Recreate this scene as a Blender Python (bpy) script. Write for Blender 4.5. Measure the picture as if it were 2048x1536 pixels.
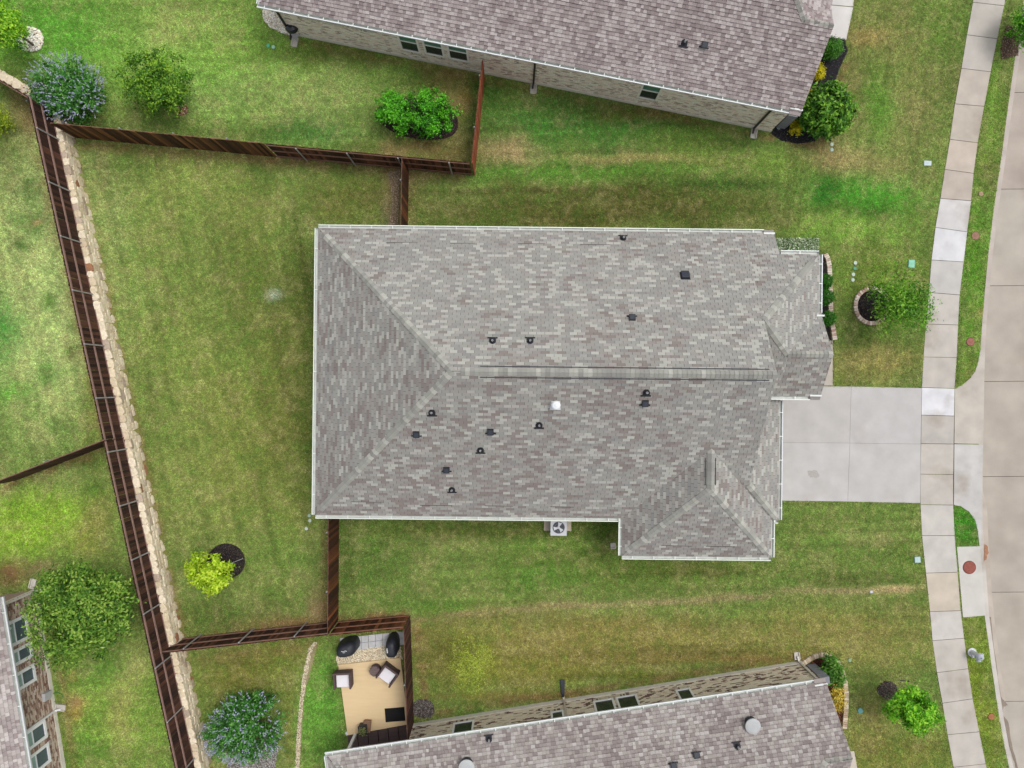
import bpy, math, random
import numpy as np
from mathutils import Vector, Matrix

# ---------------------------------------------------------------- clear
for o in list(bpy.data.objects):
    bpy.data.objects.remove(o, do_unlink=True)
scene = bpy.context.scene
COL = scene.collection
random.seed(7)
RNG = np.random.default_rng(7)

# ---------------------------------------------------------------- camera (drone, looking straight down)
H = 32.3            # metres above the lawn
F = 1420.0          # focal length in pixels of a 2048 px wide frame
cam = bpy.data.cameras.new('camera')
cam.sensor_width = 36.0
cam.lens = F / 2048 * 36.0
cam.clip_start = 0.5
cam.clip_end = 2000
camo = bpy.data.objects.new('camera', cam)
camo.location = (0, 0, H)
camo.rotation_euler = (0, 0, 0)
COL.objects.link(camo)
scene.camera = camo

# ---------------------------------------------------------------- world, sun, exposure (thin bright overcast)
SUN_ELEV = math.radians(66)
SUN_AZ = math.radians(62)      # clockwise from +Y (the top of the picture)
w = bpy.data.worlds.new('World')
scene.world = w
w.use_nodes = True
nt = w.node_tree
nt.nodes.clear()
out = nt.nodes.new('ShaderNodeOutputWorld')
bg = nt.nodes.new('ShaderNodeBackground')
sky = nt.nodes.new('ShaderNodeTexSky')
sky.sky_type = 'NISHITA'
sky.sun_disc = False
sky.sun_elevation = SUN_ELEV
sky.sun_rotation = SUN_AZ
sky.dust_density = 4.0
sky.ozone_density = 1.0
hsv = nt.nodes.new('ShaderNodeHueSaturation')
hsv.inputs['Saturation'].default_value = 0.22    # cloud veil: nearly white sky
nt.links.new(sky.outputs[0], hsv.inputs['Color'])
nt.links.new(hsv.outputs[0], bg.inputs['Color'])
bg.inputs['Strength'].default_value = 0.15
nt.links.new(bg.outputs[0], out.inputs['Surface'])
sl = bpy.data.lights.new('sun', 'SUN')
sl.energy = 0.75
sl.angle = math.radians(20)
sl.color = (1.0, 0.97, 0.93)
so = bpy.data.objects.new('sun', sl)
sd = Vector((math.sin(SUN_AZ) * math.cos(SUN_ELEV), math.cos(SUN_AZ) * math.cos(SUN_ELEV), math.sin(SUN_ELEV)))
so.rotation_euler = sd.to_track_quat('Z', 'Y').to_euler()
so.location = sd * 60
COL.objects.link(so)
vs = scene.view_settings
vs.view_transform = 'Standard'
vs.look = 'None'
vs.gamma = 1.0
vs.use_curve_mapping = False
vs.exposure = 0.34
scene.render.engine = 'CYCLES'
scene.cycles.max_bounces = 5
scene.render.resolution_x = 1024
scene.render.resolution_y = 768

# ---------------------------------------------------------------- helpers
def W(px, py, z=0.0):
    """photo pixel (2048x1536) of a point at height z -> world position"""
    s = (H - z) / F
    return Vector(((px - 1024) * s, (768 - py) * s, z))

def PX(x, y, z=0.0):
    s = F / (H - z)
    return 1024 + x * s, 768 - y * s

def ray_plane(px, py, p0, n):
    o = Vector((0, 0, H)); d = Vector(((px - 1024) / F, (768 - py) / F, -1))
    t = (Vector(p0) - o).dot(n) / d.dot(n)
    return o + d * t

def lin(c):
    """sRGB 0..255 -> linear"""
    r = []
    for v in c[:3]:
        v = v / 255.0
        r.append(v / 12.92 if v <= 0.04045 else ((v + 0.055) / 1.055) ** 2.4)
    return tuple(r)

ALB = 0.80     # seen brightness -> base colour
def alb(c, k=None):
    k = ALB if k is None else k
    return tuple(min(0.85, v * k) for v in lin(c))

_mats = {}
def mat(name, col=(0.5, 0.5, 0.5), src='solid', rough=0.85, var=0.15, scale=6.0, detail=4.0, stretch=(1, 1, 1),
        bump=0.0, bscale=None, metal=0.0, spec=0.3, col2=None, c2lo=0.5, c2hi=0.65, c2scale=1.0, trans=0.0, coords='Object', world=False):
    if name in _mats:
        return _mats[name]
    m = bpy.data.materials.new(name)
    m.use_nodes = True
    t = m.node_tree; N = t.nodes; L = t.links
    b = N['Principled BSDF']
    b.inputs['Roughness'].default_value = rough
    b.inputs['Metallic'].default_value = metal
    b.inputs['Specular IOR Level'].default_value = spec
    if world:
        g = N.new('ShaderNodeNewGeometry'); vec = g.outputs['Position']
    else:
        tc = N.new('ShaderNodeTexCoord'); vec = tc.outputs[coords]
    mp = N.new('ShaderNodeMapping'); mp.inputs['Scale'].default_value = stretch
    L.new(vec, mp.inputs['Vector'])
    if src == 'tint':
        a = N.new('ShaderNodeAttribute'); a.attribute_name = 'tint'; cs = a.outputs['Color']
    elif src == 'object':
        a = N.new('ShaderNodeObjectInfo'); cs = a.outputs['Color']
    else:
        a = N.new('ShaderNodeRGB'); a.outputs[0].default_value = (*col, 1); cs = a.outputs[0]
    if col2 is not None:
        n2 = N.new('ShaderNodeTexNoise'); n2.inputs['Scale'].default_value = c2scale; n2.inputs['Detail'].default_value = 5
        L.new(mp.outputs[0], n2.inputs['Vector'])
        rmp = N.new('ShaderNodeMapRange'); rmp.inputs['From Min'].default_value = c2lo; rmp.inputs['From Max'].default_value = c2hi
        L.new(n2.outputs['Fac'], rmp.inputs['Value'])
        mx = N.new('ShaderNodeMix'); mx.data_type = 'RGBA'
        L.new(rmp.outputs[0], mx.inputs['Factor']); L.new(cs, mx.inputs['A']); mx.inputs['B'].default_value = (*col2, 1)
        cs = mx.outputs['Result']
    if var > 0:
        n1 = N.new('ShaderNodeTexNoise'); n1.inputs['Scale'].default_value = scale; n1.inputs['Detail'].default_value = detail
        L.new(mp.outputs[0], n1.inputs['Vector'])
        r1 = N.new('ShaderNodeMapRange'); r1.inputs['From Min'].default_value = 0.25; r1.inputs['From Max'].default_value = 0.75
        r1.inputs['To Min'].default_value = 1 - var; r1.inputs['To Max'].default_value = 1 + var
        L.new(n1.outputs['Fac'], r1.inputs['Value'])
        vm = N.new('ShaderNodeVectorMath'); vm.operation = 'SCALE'
        L.new(cs, vm.inputs[0]); L.new(r1.outputs[0], vm.inputs['Scale'])
        cs = vm.outputs[0]
    L.new(cs, b.inputs['Base Color'])
    if bump > 0:
        n3 = N.new('ShaderNodeTexNoise'); n3.inputs['Scale'].default_value = bscale or scale * 3; n3.inputs['Detail'].default_value = 4
        L.new(mp.outputs[0], n3.inputs['Vector'])
        bp = N.new('ShaderNodeBump'); bp.inputs['Strength'].default_value = bump; bp.inputs['Distance'].default_value = 0.02
        L.new(n3.outputs['Fac'], bp.inputs['Height']); L.new(bp.outputs[0], b.inputs['Normal'])
    if trans > 0:
        tr = N.new('ShaderNodeBsdfTranslucent'); L.new(cs, tr.inputs['Color'])
        ms = N.new('ShaderNodeMixShader'); ms.inputs[0].default_value = trans
        L.new(b.outputs[0], ms.inputs[1]); L.new(tr.outputs[0], ms.inputs[2])
        L.new(ms.outputs[0], N['Material Output'].inputs['Surface'])
    _mats[name] = m
    return m

def world_of(o):
    M = o.matrix_basis.copy()
    if o.parent: return world_of(o.parent) @ o.matrix_parent_inverse @ M
    return M

class MB:
    """collects faces (with a colour each) and builds one mesh object"""
    def __init__(s):
        s.v = []; s.f = []; s.c = []; s.mi = []
    def poly(s, pts, col=(.5, .5, .5), mi=0):
        k = len(s.v); s.v += [tuple(p) for p in pts]; s.f.append(tuple(range(k, k + len(pts)))); s.c.append(col); s.mi.append(mi)
    def prism(s, pts, off, col=(.5, .5, .5), mi=0, bottom=True, side=None):
        """pts: top loop; off: vector to the bottom loop"""
        k = len(s.v); n = len(pts); off = Vector(off)
        s.v += [tuple(p) for p in pts] + [tuple(Vector(p) + off) for p in pts]
        fs = [tuple(range(k, k + n))]
        for i in range(n):
            j = (i + 1) % n
            fs.append((k + i, k + n + i, k + n + j, k + j))
        if bottom: fs.append(tuple(range(k + 2 * n - 1, k + n - 1, -1)))
        for q, f in enumerate(fs):
            s.f.append(f); s.c.append(col if (q == 0 or side is None) else side); s.mi.append(mi)
    def box(s, c, size, rz=0.0, col=(.5, .5, .5), mi=0, M=None):
        x, y, z = size[0] / 2, size[1] / 2, size[2] / 2
        R = Matrix.Rotation(rz, 4, 'Z')
        pts = [Vector((a, b_, z)) for a, b_ in ((-x, -y), (x, -y), (x, y), (-x, y))]
        T = Matrix.Translation(Vector(c)) @ R
        if M is not None: T = M @ T
        top = [T @ p for p in pts]
        bot = [T @ (p - Vector((0, 0, 2 * z))) for p in pts]
        s.prism(top, bot[0] - top[0], col, mi)
    def tube(s, a, b_, ra, rb, n=8, col=(.5, .5, .5), mi=0, caps=True):
        a = Vector(a); b_ = Vector(b_); d = (b_ - a)
        if d.length < 1e-6: return
        d.normalize(); u = d.orthogonal().normalized(); v = d.cross(u)
        k = len(s.v)
        for p, r in ((a, ra), (b_, rb)):
            for i in range(n):
                t = 2 * math.pi * i / n
                s.v.append(tuple(p + (u * math.cos(t) + v * math.sin(t)) * r))
        for i in range(n):
            j = (i + 1) % n
            s.f.append((k + i, k + j, k + n + j, k + n + i)); s.c.append(col); s.mi.append(mi)
        if caps:
            s.f.append(tuple(range(k + n - 1, k - 1, -1))); s.c.append(col); s.mi.append(mi)
            s.f.append(tuple(range(k + n, k + 2 * n))); s.c.append(col); s.mi.append(mi)
    def lathe(s, prof, n=20, M=None, col=(.5, .5, .5), mi=0, sx=1.0):
        """prof: list of (r, z)"""
        k = len(s.v); M = M or Matrix.Identity(4)
        for r, z in prof:
            for i in range(n):
                t = 2 * math.pi * i / n
                s.v.append(tuple(M @ Vector((r * math.cos(t) * sx, r * math.sin(t), z))))
        for q in range(len(prof) - 1):
            for i in range(n):
                j = (i + 1) % n
                s.f.append((k + q * n + i, k + q * n + j, k + (q + 1) * n + j, k + (q + 1) * n + i)); s.c.append(col); s.mi.append(mi)
        s.f.append(tuple(range(k + n - 1, k - 1, -1))); s.c.append(col); s.mi.append(mi)
        e = k + (len(prof) - 1) * n
        s.f.append(tuple(range(e, e + n))); s.c.append(col); s.mi.append(mi)
    def mesh(s, name):
        me = bpy.data.meshes.new(name)
        me.from_pydata(s.v, [], s.f)
        at = me.attributes.new('tint', 'FLOAT_COLOR', 'FACE')
        arr = np.ones((len(s.f), 4), np.float32); arr[:, :3] = np.array(s.c, np.float32).reshape(-1, 3)
        at.data.foreach_set('color', arr.ravel())
        me.polygons.foreach_set('material_index', np.array(s.mi, np.int32))
        me.update()
        return me
    def build(s, name, mats, parent=None, loc=None, smooth=False, bevel=0, keep=False):
        me = s.mesh(name)
        if not isinstance(mats, (list, tuple)): mats = [mats]
        for m in mats: me.materials.append(m)
        o = bpy.data.objects.new(name, me)
        COL.objects.link(o)
        if loc is not None:
            o.location = loc
        if parent is not None:
            o.parent = parent
            if keep: o.matrix_parent_inverse = world_of(parent).inverted()
        if smooth: me.polygons.foreach_set('use_smooth', np.ones(len(me.polygons), bool))
        if bevel:
            md = o.modifiers.new('bevel', 'BEVEL'); md.width = bevel; md.segments = 2; md.limit_method = 'ANGLE'
        return o

def tag(o, label, cat=None, group=None, kind=None):
    o['label'] = label
    if cat: o['category'] = cat
    if group: o['group'] = group
    if kind: o['kind'] = kind
    return o

def thing(name, label, cat, loc=(0, 0, 0), rz=0.0, group=None):
    o = bpy.data.objects.new(name, None)
    o.empty_display_size = 0.3
    COL.objects.link(o)
    o.location = loc; o.rotation_euler = (0, 0, rz)
    return tag(o, label, cat, group)

def inst(name, me, M, parent=None, color=None, keep=False):
    o = bpy.data.objects.new(name, me)
    COL.objects.link(o)
    o.parent = parent
    if keep and parent is not None: o.matrix_parent_inverse = world_of(parent).inverted()
    o.matrix_basis = M
    if color is not None: o.color = (*color, 1)
    return o

def np_mesh(name, verts, faces_n, nper, cols, m, parent=None, keep=False):
    """fast mesh: verts (N,3); faces consecutive groups of nper verts; cols (faces_n,3)"""
    me = bpy.data.meshes.new(name)
    nv = len(verts)
    me.vertices.add(nv); me.vertices.foreach_set('co', np.ascontiguousarray(verts, np.float32).ravel())
    me.loops.add(nv); me.loops.foreach_set('vertex_index', np.arange(nv, dtype=np.int32))
    me.polygons.add(faces_n)
    me.polygons.foreach_set('loop_start', np.arange(0, nv, nper, dtype=np.int32))
    me.polygons.foreach_set('loop_total', np.full(faces_n, nper, np.int32))
    at = me.attributes.new('tint', 'FLOAT_COLOR', 'FACE')
    arr = np.ones((faces_n, 4), np.float32); arr[:, :3] = cols
    at.data.foreach_set('color', arr.ravel())
    me.update(calc_edges=True)
    me.materials.append(m)
    o = bpy.data.objects.new(name, me)
    COL.objects.link(o)
    if parent is not None:
        o.parent = parent
        if keep: o.matrix_parent_inverse = world_of(parent).inverted()
    return o

# value noise
_G = np.random.default_rng(99).random((256, 256))
def vnoise(x, y):
    xi = np.floor(x).astype(int); yi = np.floor(y).astype(int)
    fx = x - xi; fy = y - yi
    fx = fx * fx * (3 - 2 * fx); fy = fy * fy * (3 - 2 * fy)
    a = _G[xi & 255, yi & 255]; b_ = _G[(xi + 1) & 255, yi & 255]
    c = _G[xi & 255, (yi + 1) & 255]; d = _G[(xi + 1) & 255, (yi + 1) & 255]
    return (a * (1 - fx) + b_ * fx) * (1 - fy) + (c * (1 - fx) + d * fx) * fy
def fbm(x, y, o=4):
    s = 0; a = 0.5; t = 0
    for i in range(o):
        s = s + a * vnoise(x * 2 ** i + 17.3 * i, y * 2 ** i + 5.1 * i); t += a; a *= 0.5
    return s / t
def in_poly(px, py, poly):
    ins = np.zeros(px.shape, bool); n = len(poly)
    for i in range(n):
        x1, y1 = poly[i][:2]; x2, y2 = poly[(i + 1) % n][:2]
        if y1 == y2: continue
        c = ((y1 > py) != (y2 > py)) & (px < (x2 - x1) * (py - y1) / (y2 - y1) + x1)
        ins ^= c
    return ins

# ---------------------------------------------------------------- layout lines measured in photo pixels
SWL = [(1952, -60), (1945, 5), (1933, 70), (1922, 137), (1909, 208), (1899, 279), (1889, 339), (1880, 397), (1870, 455), (1862, 520), (1857, 585), (1851, 648),
       (1846, 714), (1843, 775), (1842, 830), (1841, 887), (1840, 948), (1840, 1009), (1843, 1071), (1851, 1146), (1859, 1223),
       (1864, 1281), (1873, 1345), (1884, 1406), (1894, 1469), (1906, 1534), (1921, 1600)]
SWR = [(2020, -54), (2008, 12), (1994, 78), (1981, 144), (1968, 213), (1955, 286), (1947, 347), (1942, 402), (1934, 464), (1927, 524), (1919, 590), (1916, 650),
       (1913, 715), (1909, 777), (1908, 832), (1907, 888), (1906, 949), (1906, 1010), (1909, 1071), (1915, 1144), (1921, 1221),
       (1928, 1276), (1936, 1337), (1945, 1397), (1958, 1463), (1971, 1527), (1988, 1592)]
# inner (lawn side) edge of the kerb
KERB = [(2054, -60), (2041, 50), (2029, 120), (2013, 233), (2003, 310), (1986, 427), (1976, 510), (1970, 575), (1964, 645), (1960, 705),
        (1959, 800), (1957, 900), (1956, 1000), (1957, 1060), (1959, 1091), (1969, 1231), (1983, 1334), (1999, 1441), (2012, 1510), (2024, 1560), (2040, 1610)]
def kerb_x(py):
    return np.interp(py, [p[1] for p in KERB], [p[0] for p in KERB])

# west fence / retaining wall line (tops of the fence at z = 2.5)
WEST_Z = 0.8
FT = 2.5
FA = W(55, 193, FT); FB = W(72 + .2169 * (1600 - 258), 1600, FT)
FA.z = FB.z = 0
fdir = (FB - FA).normalized()
fnor = Vector((-fdir.y, fdir.x, 0))          # points east (into the yard)
FC = FA + Vector((-6.0, 3.56, 0))            # fence going north-west, edge-on

def west_mask(x, y):
    """true where the ground is the raised western lots"""
    d = (x - FA.x) * fnor.x + (y - FA.y) * fnor.y - 0.17
    nl = (y - FA.y) + 0.593 * (x - FA.x)
    return (d < 0) & ((nl < 0.12) | (x > FA.x))

# ---------------------------------------------------------------- lawn colours (turf patch by patch, soft shade of house and trees painted in)
BASE = (112, 130, 64)
BLOBS = [  # cx, cy, rx, ry, colour, strength
    (430, 130, 420, 130, (122, 158, 66), .95), (90, 60, 150, 90, (88, 148, 46), .8), (420, 190, 130, 60, (140, 158, 92), .5),
    (640, 190, 130, 70, (150, 162, 96), .65), (360, 60, 120, 50, (150, 160, 92), .5), (600, 265, 90, 26, (86, 146, 66), .7),
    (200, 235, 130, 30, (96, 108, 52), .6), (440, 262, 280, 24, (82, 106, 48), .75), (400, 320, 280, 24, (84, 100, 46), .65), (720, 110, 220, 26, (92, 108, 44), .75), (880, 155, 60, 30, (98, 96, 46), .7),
    (905, 230, 46, 70, (134, 108, 68), .85), (860, 300, 110, 22, (122, 104, 62), .85), (930, 210, 18, 24, (156, 96, 60), .7),
    (60, 215, 40, 45, (112, 82, 54), .8), (30, 300, 40, 60, (112, 112, 60), .6),
    (380, 360, 150, 110, (140, 150, 78), .6), (360, 700, 140, 300, (128, 142, 70), .7), (470, 900, 90, 200, (122, 128, 60), .6),
    (500, 520, 60, 200, (96, 108, 44), .55), (596, 560, 34, 130, (84, 96, 40), .75), (604, 850, 22, 160, (98, 108, 46), .6), (555, 800, 45, 200, (104, 106, 48), .6), (520, 430, 50, 60, (130, 142, 72), .6),  # strips beside the west eave: darker turf plus painted house shade
    (260, 330, 60, 50, (86, 106, 46), .5), (330, 620, 30, 60, (88, 108, 46), .45), (300, 900, 22, 180, (92, 112, 50), .5), (350, 1000, 80, 90, (132, 140, 74), .55),
    (550, 590, 16, 12, (168, 176, 150), .8), (420, 1240, 200, 36, (88, 100, 46), .6), (560, 1150, 60, 80, (110, 130, 58), .5), (600, 1020, 50, 60, (112, 124, 52), .5),  # dark band below the yellow green tree: its shade painted on the turf
    (640, 1210, 22, 50, (150, 128, 92), .85), (580, 1250, 90, 14, (140, 116, 74), .8), (790, 360, 26, 70, (146, 122, 86), .85), (785, 430, 18, 40, (140, 122, 100), .6),
    (700, 400, 90, 50, (104, 106, 48), .6), (840, 345, 50, 22, (132, 120, 78), .7),
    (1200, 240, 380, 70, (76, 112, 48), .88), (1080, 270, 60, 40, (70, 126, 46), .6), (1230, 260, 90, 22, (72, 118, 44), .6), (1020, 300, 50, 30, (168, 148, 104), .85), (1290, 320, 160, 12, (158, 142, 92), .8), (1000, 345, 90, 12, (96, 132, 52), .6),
    (1180, 345, 240, 20, (88, 132, 46), .8), (1200, 420, 400, 50, (86, 90, 40), .9), (1100, 380, 260, 8, (80, 76, 38), .5), (1450, 370, 120, 12, (60, 86, 34), .8),  # band along the north eave: darker turf with soft house shade painted in
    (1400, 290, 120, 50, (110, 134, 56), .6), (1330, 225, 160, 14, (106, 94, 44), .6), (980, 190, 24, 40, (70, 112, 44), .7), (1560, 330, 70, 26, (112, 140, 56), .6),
    (1680, 310, 70, 34, (164, 148, 98), .85), (1780, 330, 80, 40, (142, 138, 84), .7), (1745, 392, 118, 36, (82, 146, 46), .97), (1660, 385, 30, 36, (58, 120, 38), .9),
    (1720, 425, 80, 16, (58, 104, 32), .7), (1705, 462, 105, 32, (130, 162, 70), .92), (1830, 430, 40, 50, (112, 140, 60), .6),
    (1800, 120, 110, 190, (126, 132, 72), .85), (1730, 70, 40, 26, (160, 138, 84), .7), (1760, 210, 40, 60, (92, 138, 46), .7), (1830, 240, 40, 60, (132, 130, 78), .6),
    (1890, 60, 40, 70, (100, 134, 52), .6), (1700, 170, 26, 90, (128, 126, 70), .5),
    (1750, 560, 110, 70, (112, 134, 52), .7), (1740, 680, 60, 26, (78, 104, 38), .55), (1760, 725, 90, 36, (150, 138, 82), .75), (1700, 760, 40, 20, (110, 120, 56), .5),  # dark patch left below the front tree is its painted shadow
    (1700, 1070, 140, 60, (110, 132, 60), .7), (1690, 1150, 90, 30, (86, 104, 44), .6), (1740, 1075, 60, 20, (140, 140, 86), .5), (1820, 1140, 26, 60, (102, 124, 52), .6),
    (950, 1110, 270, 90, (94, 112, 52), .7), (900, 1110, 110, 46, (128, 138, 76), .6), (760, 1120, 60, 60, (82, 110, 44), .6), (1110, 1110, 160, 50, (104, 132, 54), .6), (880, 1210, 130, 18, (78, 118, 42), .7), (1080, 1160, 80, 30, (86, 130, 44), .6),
    (1350, 1130, 180, 40, (96, 114, 48), .6), (980, 1058, 280, 16, (84, 96, 40), .75), (1390, 1142, 170, 16, (88, 98, 42), .6), (690, 1120, 16, 90, (76, 98, 40), .7), (1210, 1070, 20, 20, (72, 94, 34), .7),  # south eave strips: darker turf, soft eave shade included in the colour
    *[(850 + 92 * k, 1240 - [0, 12, 22, 30, 33, 38, 42, 48, 58, 60][k], 62, 6, (158, 138, 104), [.6, .7, .6, .8, .5, .75, .6, .7, .5, .7][k]) for k in range(10)], (1790, 1178, 60, 8, (184, 160, 120), .85),
    (1200, 1275, 440, 58, (134, 126, 68), .92), (1700, 1270, 180, 70, (140, 134, 74), .8), (1040, 1340, 200, 40, (126, 120, 54), .7), (1400, 1310, 260, 16, (116, 106, 52), .5),
    (1080, 1392, 260, 9, (124, 102, 58), .6), (1500, 1318, 160, 8, (130, 106, 62), .55), (1270, 1350, 140, 10, (98, 104, 36), .6), (870, 1300, 50, 90, (112, 104, 52), .5),
    (940, 1335, 50, 60, (128, 140, 40), .5), (1800, 1500, 140, 60, (124, 124, 58), .7), (1740, 1450, 50, 60, (140, 130, 76), .6),
    (95, 560, 125, 300, (166, 178, 112), .95), (10, 660, 26, 60, (66, 134, 50), .9), (20, 780, 30, 26, (92, 150, 50), .7), (190, 700, 30, 200, (124, 128, 56), .7), (60, 440, 30, 24, (96, 130, 56), .6),
    (100, 600, 17, 15, (84, 122, 44), .8), (140, 705, 15, 13, (86, 112, 44), .8), (62, 378, 23, 20, (66, 104, 40), .8), (80, 440, 23, 27, (78, 110, 48), .8), (50, 485, 20, 17, (80, 110, 44), .8), (75, 445, 10, 6, (170, 140, 96), .7),
    (90, 745, 17, 27, (76, 122, 44), .8), (135, 860, 26, 20, (92, 118, 52), .6), (170, 920, 50, 14, (84, 96, 42), .7), (60, 1050, 130, 70, (130, 158, 52), .9), (190, 1060, 40, 60, (128, 126, 62), .7), (190, 985, 24, 16, (82, 120, 38), .6),
    (20, 1140, 40, 24, (112, 76, 56), .8), (80, 1135, 30, 18, (124, 104, 76), .7),
    (230, 1430, 120, 130, (124, 152, 62), .85), (200, 1330, 60, 40, (92, 128, 50), .7), (270, 1330, 30, 60, (156, 156, 92), .6), (155, 1405, 10, 12, (120, 80, 44), .9), (155, 1405, 22, 24, (176, 152, 96), .5),
    (157, 1432, 14, 16, (156, 128, 70), .7), (148, 1350, 10, 12, (166, 140, 86), .6), (240, 1430, 26, 70, (158, 146, 90), .5), (120, 1460, 14, 80, (96, 108, 46), .6), (180, 1500, 50, 30, (84, 128, 44), .5),
    (480, 1350, 100, 60, (112, 106, 46), .7), (640, 1420, 40, 120, (104, 152, 58), .85), (560, 1300, 60, 40, (112, 116, 48), .6), (660, 1380, 14, 60, (74, 128, 38), .7), (580, 1440, 16, 100, (116, 120, 54), .6),
    (1950, 560, 30, 200, (96, 140, 44), .85), (1990, 200, 30, 130, (112, 142, 56), .8), (1965, 620, 14, 14, (150, 136, 80), .6), (1930, 1050, 40, 50, (66, 128, 34), .95), (1960, 1380, 40, 170, (118, 134, 44), .85), (1935, 740, 20, 30, (104, 128, 46), .7),
    (1970, 330, 20, 40, (106, 120, 52), .6),
]
WORN = [(150, 290, 540, 318, 11, .7), (540, 318, 940, 350, 13, .8), (370, 1284, 650, 1242, 14, .9), (675, 1240, 805, 1228, 9, 1), (650, 1060, 650, 1250, 9, .6), (834, 1260, 850, 1400, 9, .8),
        (840, 1430, 1600, 1314, 7, .7), (590, 82, 1540, 277, 8, .5), (152, 290, 372, 1280, 6, .5), (58, 240, 230, 960, 10, .5), (0, 978, 205, 898, 11, .7), (814, 350, 812, 440, 8, .6),
        (110, 1250, 150, 1536, 8, .6), (390, 1320, 640, 1290, 10, .5), (1540, 272, 1640, 294, 8, .8), (1640, 294, 1690, 130, 7, .7)]
def lawn_color_exact(px, py):
    wx = (fbm(px / 60, py / 60 + 40, 3) - .5) * 70; wy = (fbm(px / 60 + 90, py / 60, 3) - .5) * 70
    X = px + wx; Y = py + wy
    c = np.empty(px.shape + (3,)); c[:] = np.array(lin(BASE))
    for cx, cy, rx, ry, col, st in BLOBS:
        m = min(rx, ry); f = min(1.0, m / 45)
        xx = px + wx * f; yy = py + wy * f
        d = ((xx - cx) / rx) ** 2 + ((yy - cy) / ry) ** 2
        wgt = (st * np.exp(-d ** 1.25))[..., None]
        c = c * (1 - wgt) + np.array(lin(col)) * wgt
    # mowing streaks: along the back yard, and across the side yards
    back = (px < 640).astype(float) * (py > 300) * (py < 1260)
    sv = fbm((px - .22 * py) / 11 + 3, py / 260, 2) - .5; sh = fbm(px / 240, (py + .02 * px) / 8 + 9, 2) - .5
    fr = (px > 1560).astype(float) * (py < 1000)
    sv2 = fbm((px + .12 * py) / 10 + 13, py / 150, 2) - .5
    c = c * (1 + .42 * np.where(back > 0, sv, np.where(fr > 0, sv2, sh)))[..., None]
    worn = np.array(lin((128, 104, 68)))
    wn = fbm(px / 14 + 31, py / 14 + 8, 3)
    for x1, y1, x2, y2, wd, st in WORN:
        ex, ey = x2 - x1, y2 - y1; t = np.clip(((px - x1) * ex + (py - y1) * ey) / (ex * ex + ey * ey), 0, 1)
        d = np.hypot(px - x1 - t * ex, py - y1 - t * ey)
        a = (st * np.exp(-(d / wd) ** 2) * np.clip(wn * 2.4 - .45, 0, 1))[..., None]
        c = c * (1 - a) + worn * a
    mean = np.array(lin((112, 128, 62)))
    c = np.clip(mean + (c - mean) * 1.22, .004, 1)
    # dry straw and lush tufts
    n = fbm(px / 34 + 7, py / 34, 4); n2 = fbm(px / 9 + 3, py / 9 + 31, 3); n3 = fbm(px / 120, py / 120 + 77, 3)
    straw = np.array(lin((164, 152, 104))); lush = np.array(lin((70, 116, 38)))
    a = np.clip((n * .45 + n2 * .55 - .52) * 2.6, 0, .32)[..., None]
    c = c * (1 - a) + straw * a
    b_ = np.clip((.47 - n * .45 - n2 * .55) * 2.8, 0, .34)[..., None]
    c = c * (1 - b_) + lush * b_
    c = c * (0.92 + 0.16 * n3)[..., None]
    return c

_LG = None
def lawn_color(px, py):
    """bilinear lookup in a colour map of the turf, laid out on the ground plane"""
    global _LG
    st = 3.0; x0, y0, x1, y1 = -400, -420, 2260, 1960
    if _LG is None:
        gx, gy = np.meshgrid(np.arange(x0, x1 + st, st), np.arange(y0, y1 + st, st), indexing='ij')
        _LG = lawn_color_exact(gx, gy).astype(np.float32)
    fx = np.clip((px - x0) / st, 0, _LG.shape[0] - 2); fy = np.clip((py - y0) / st, 0, _LG.shape[1] - 2)
    i = fx.astype(int); j = fy.astype(int); a = (fx - i)[..., None]; b_ = (fy - j)[..., None]
    return (_LG[i, j] * (1 - a) + _LG[i + 1, j] * a) * (1 - b_) + (_LG[i, j + 1] * (1 - a) + _LG[i + 1, j + 1] * a) * b_

# ================================================================ SETTING
# far ground sheet
m_soil = mat('soil_far', alb((105, 118, 60)), var=.3, scale=.4, world=True)
g = MB(); g.poly([(-400, -400, -.45), (400, -400, -.45), (400, 400, -.45), (-400, 400, -.45)])
tag(g.build('ground', m_soil), 'wide plain ground beneath and around the lots', 'ground', kind='structure')

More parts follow.
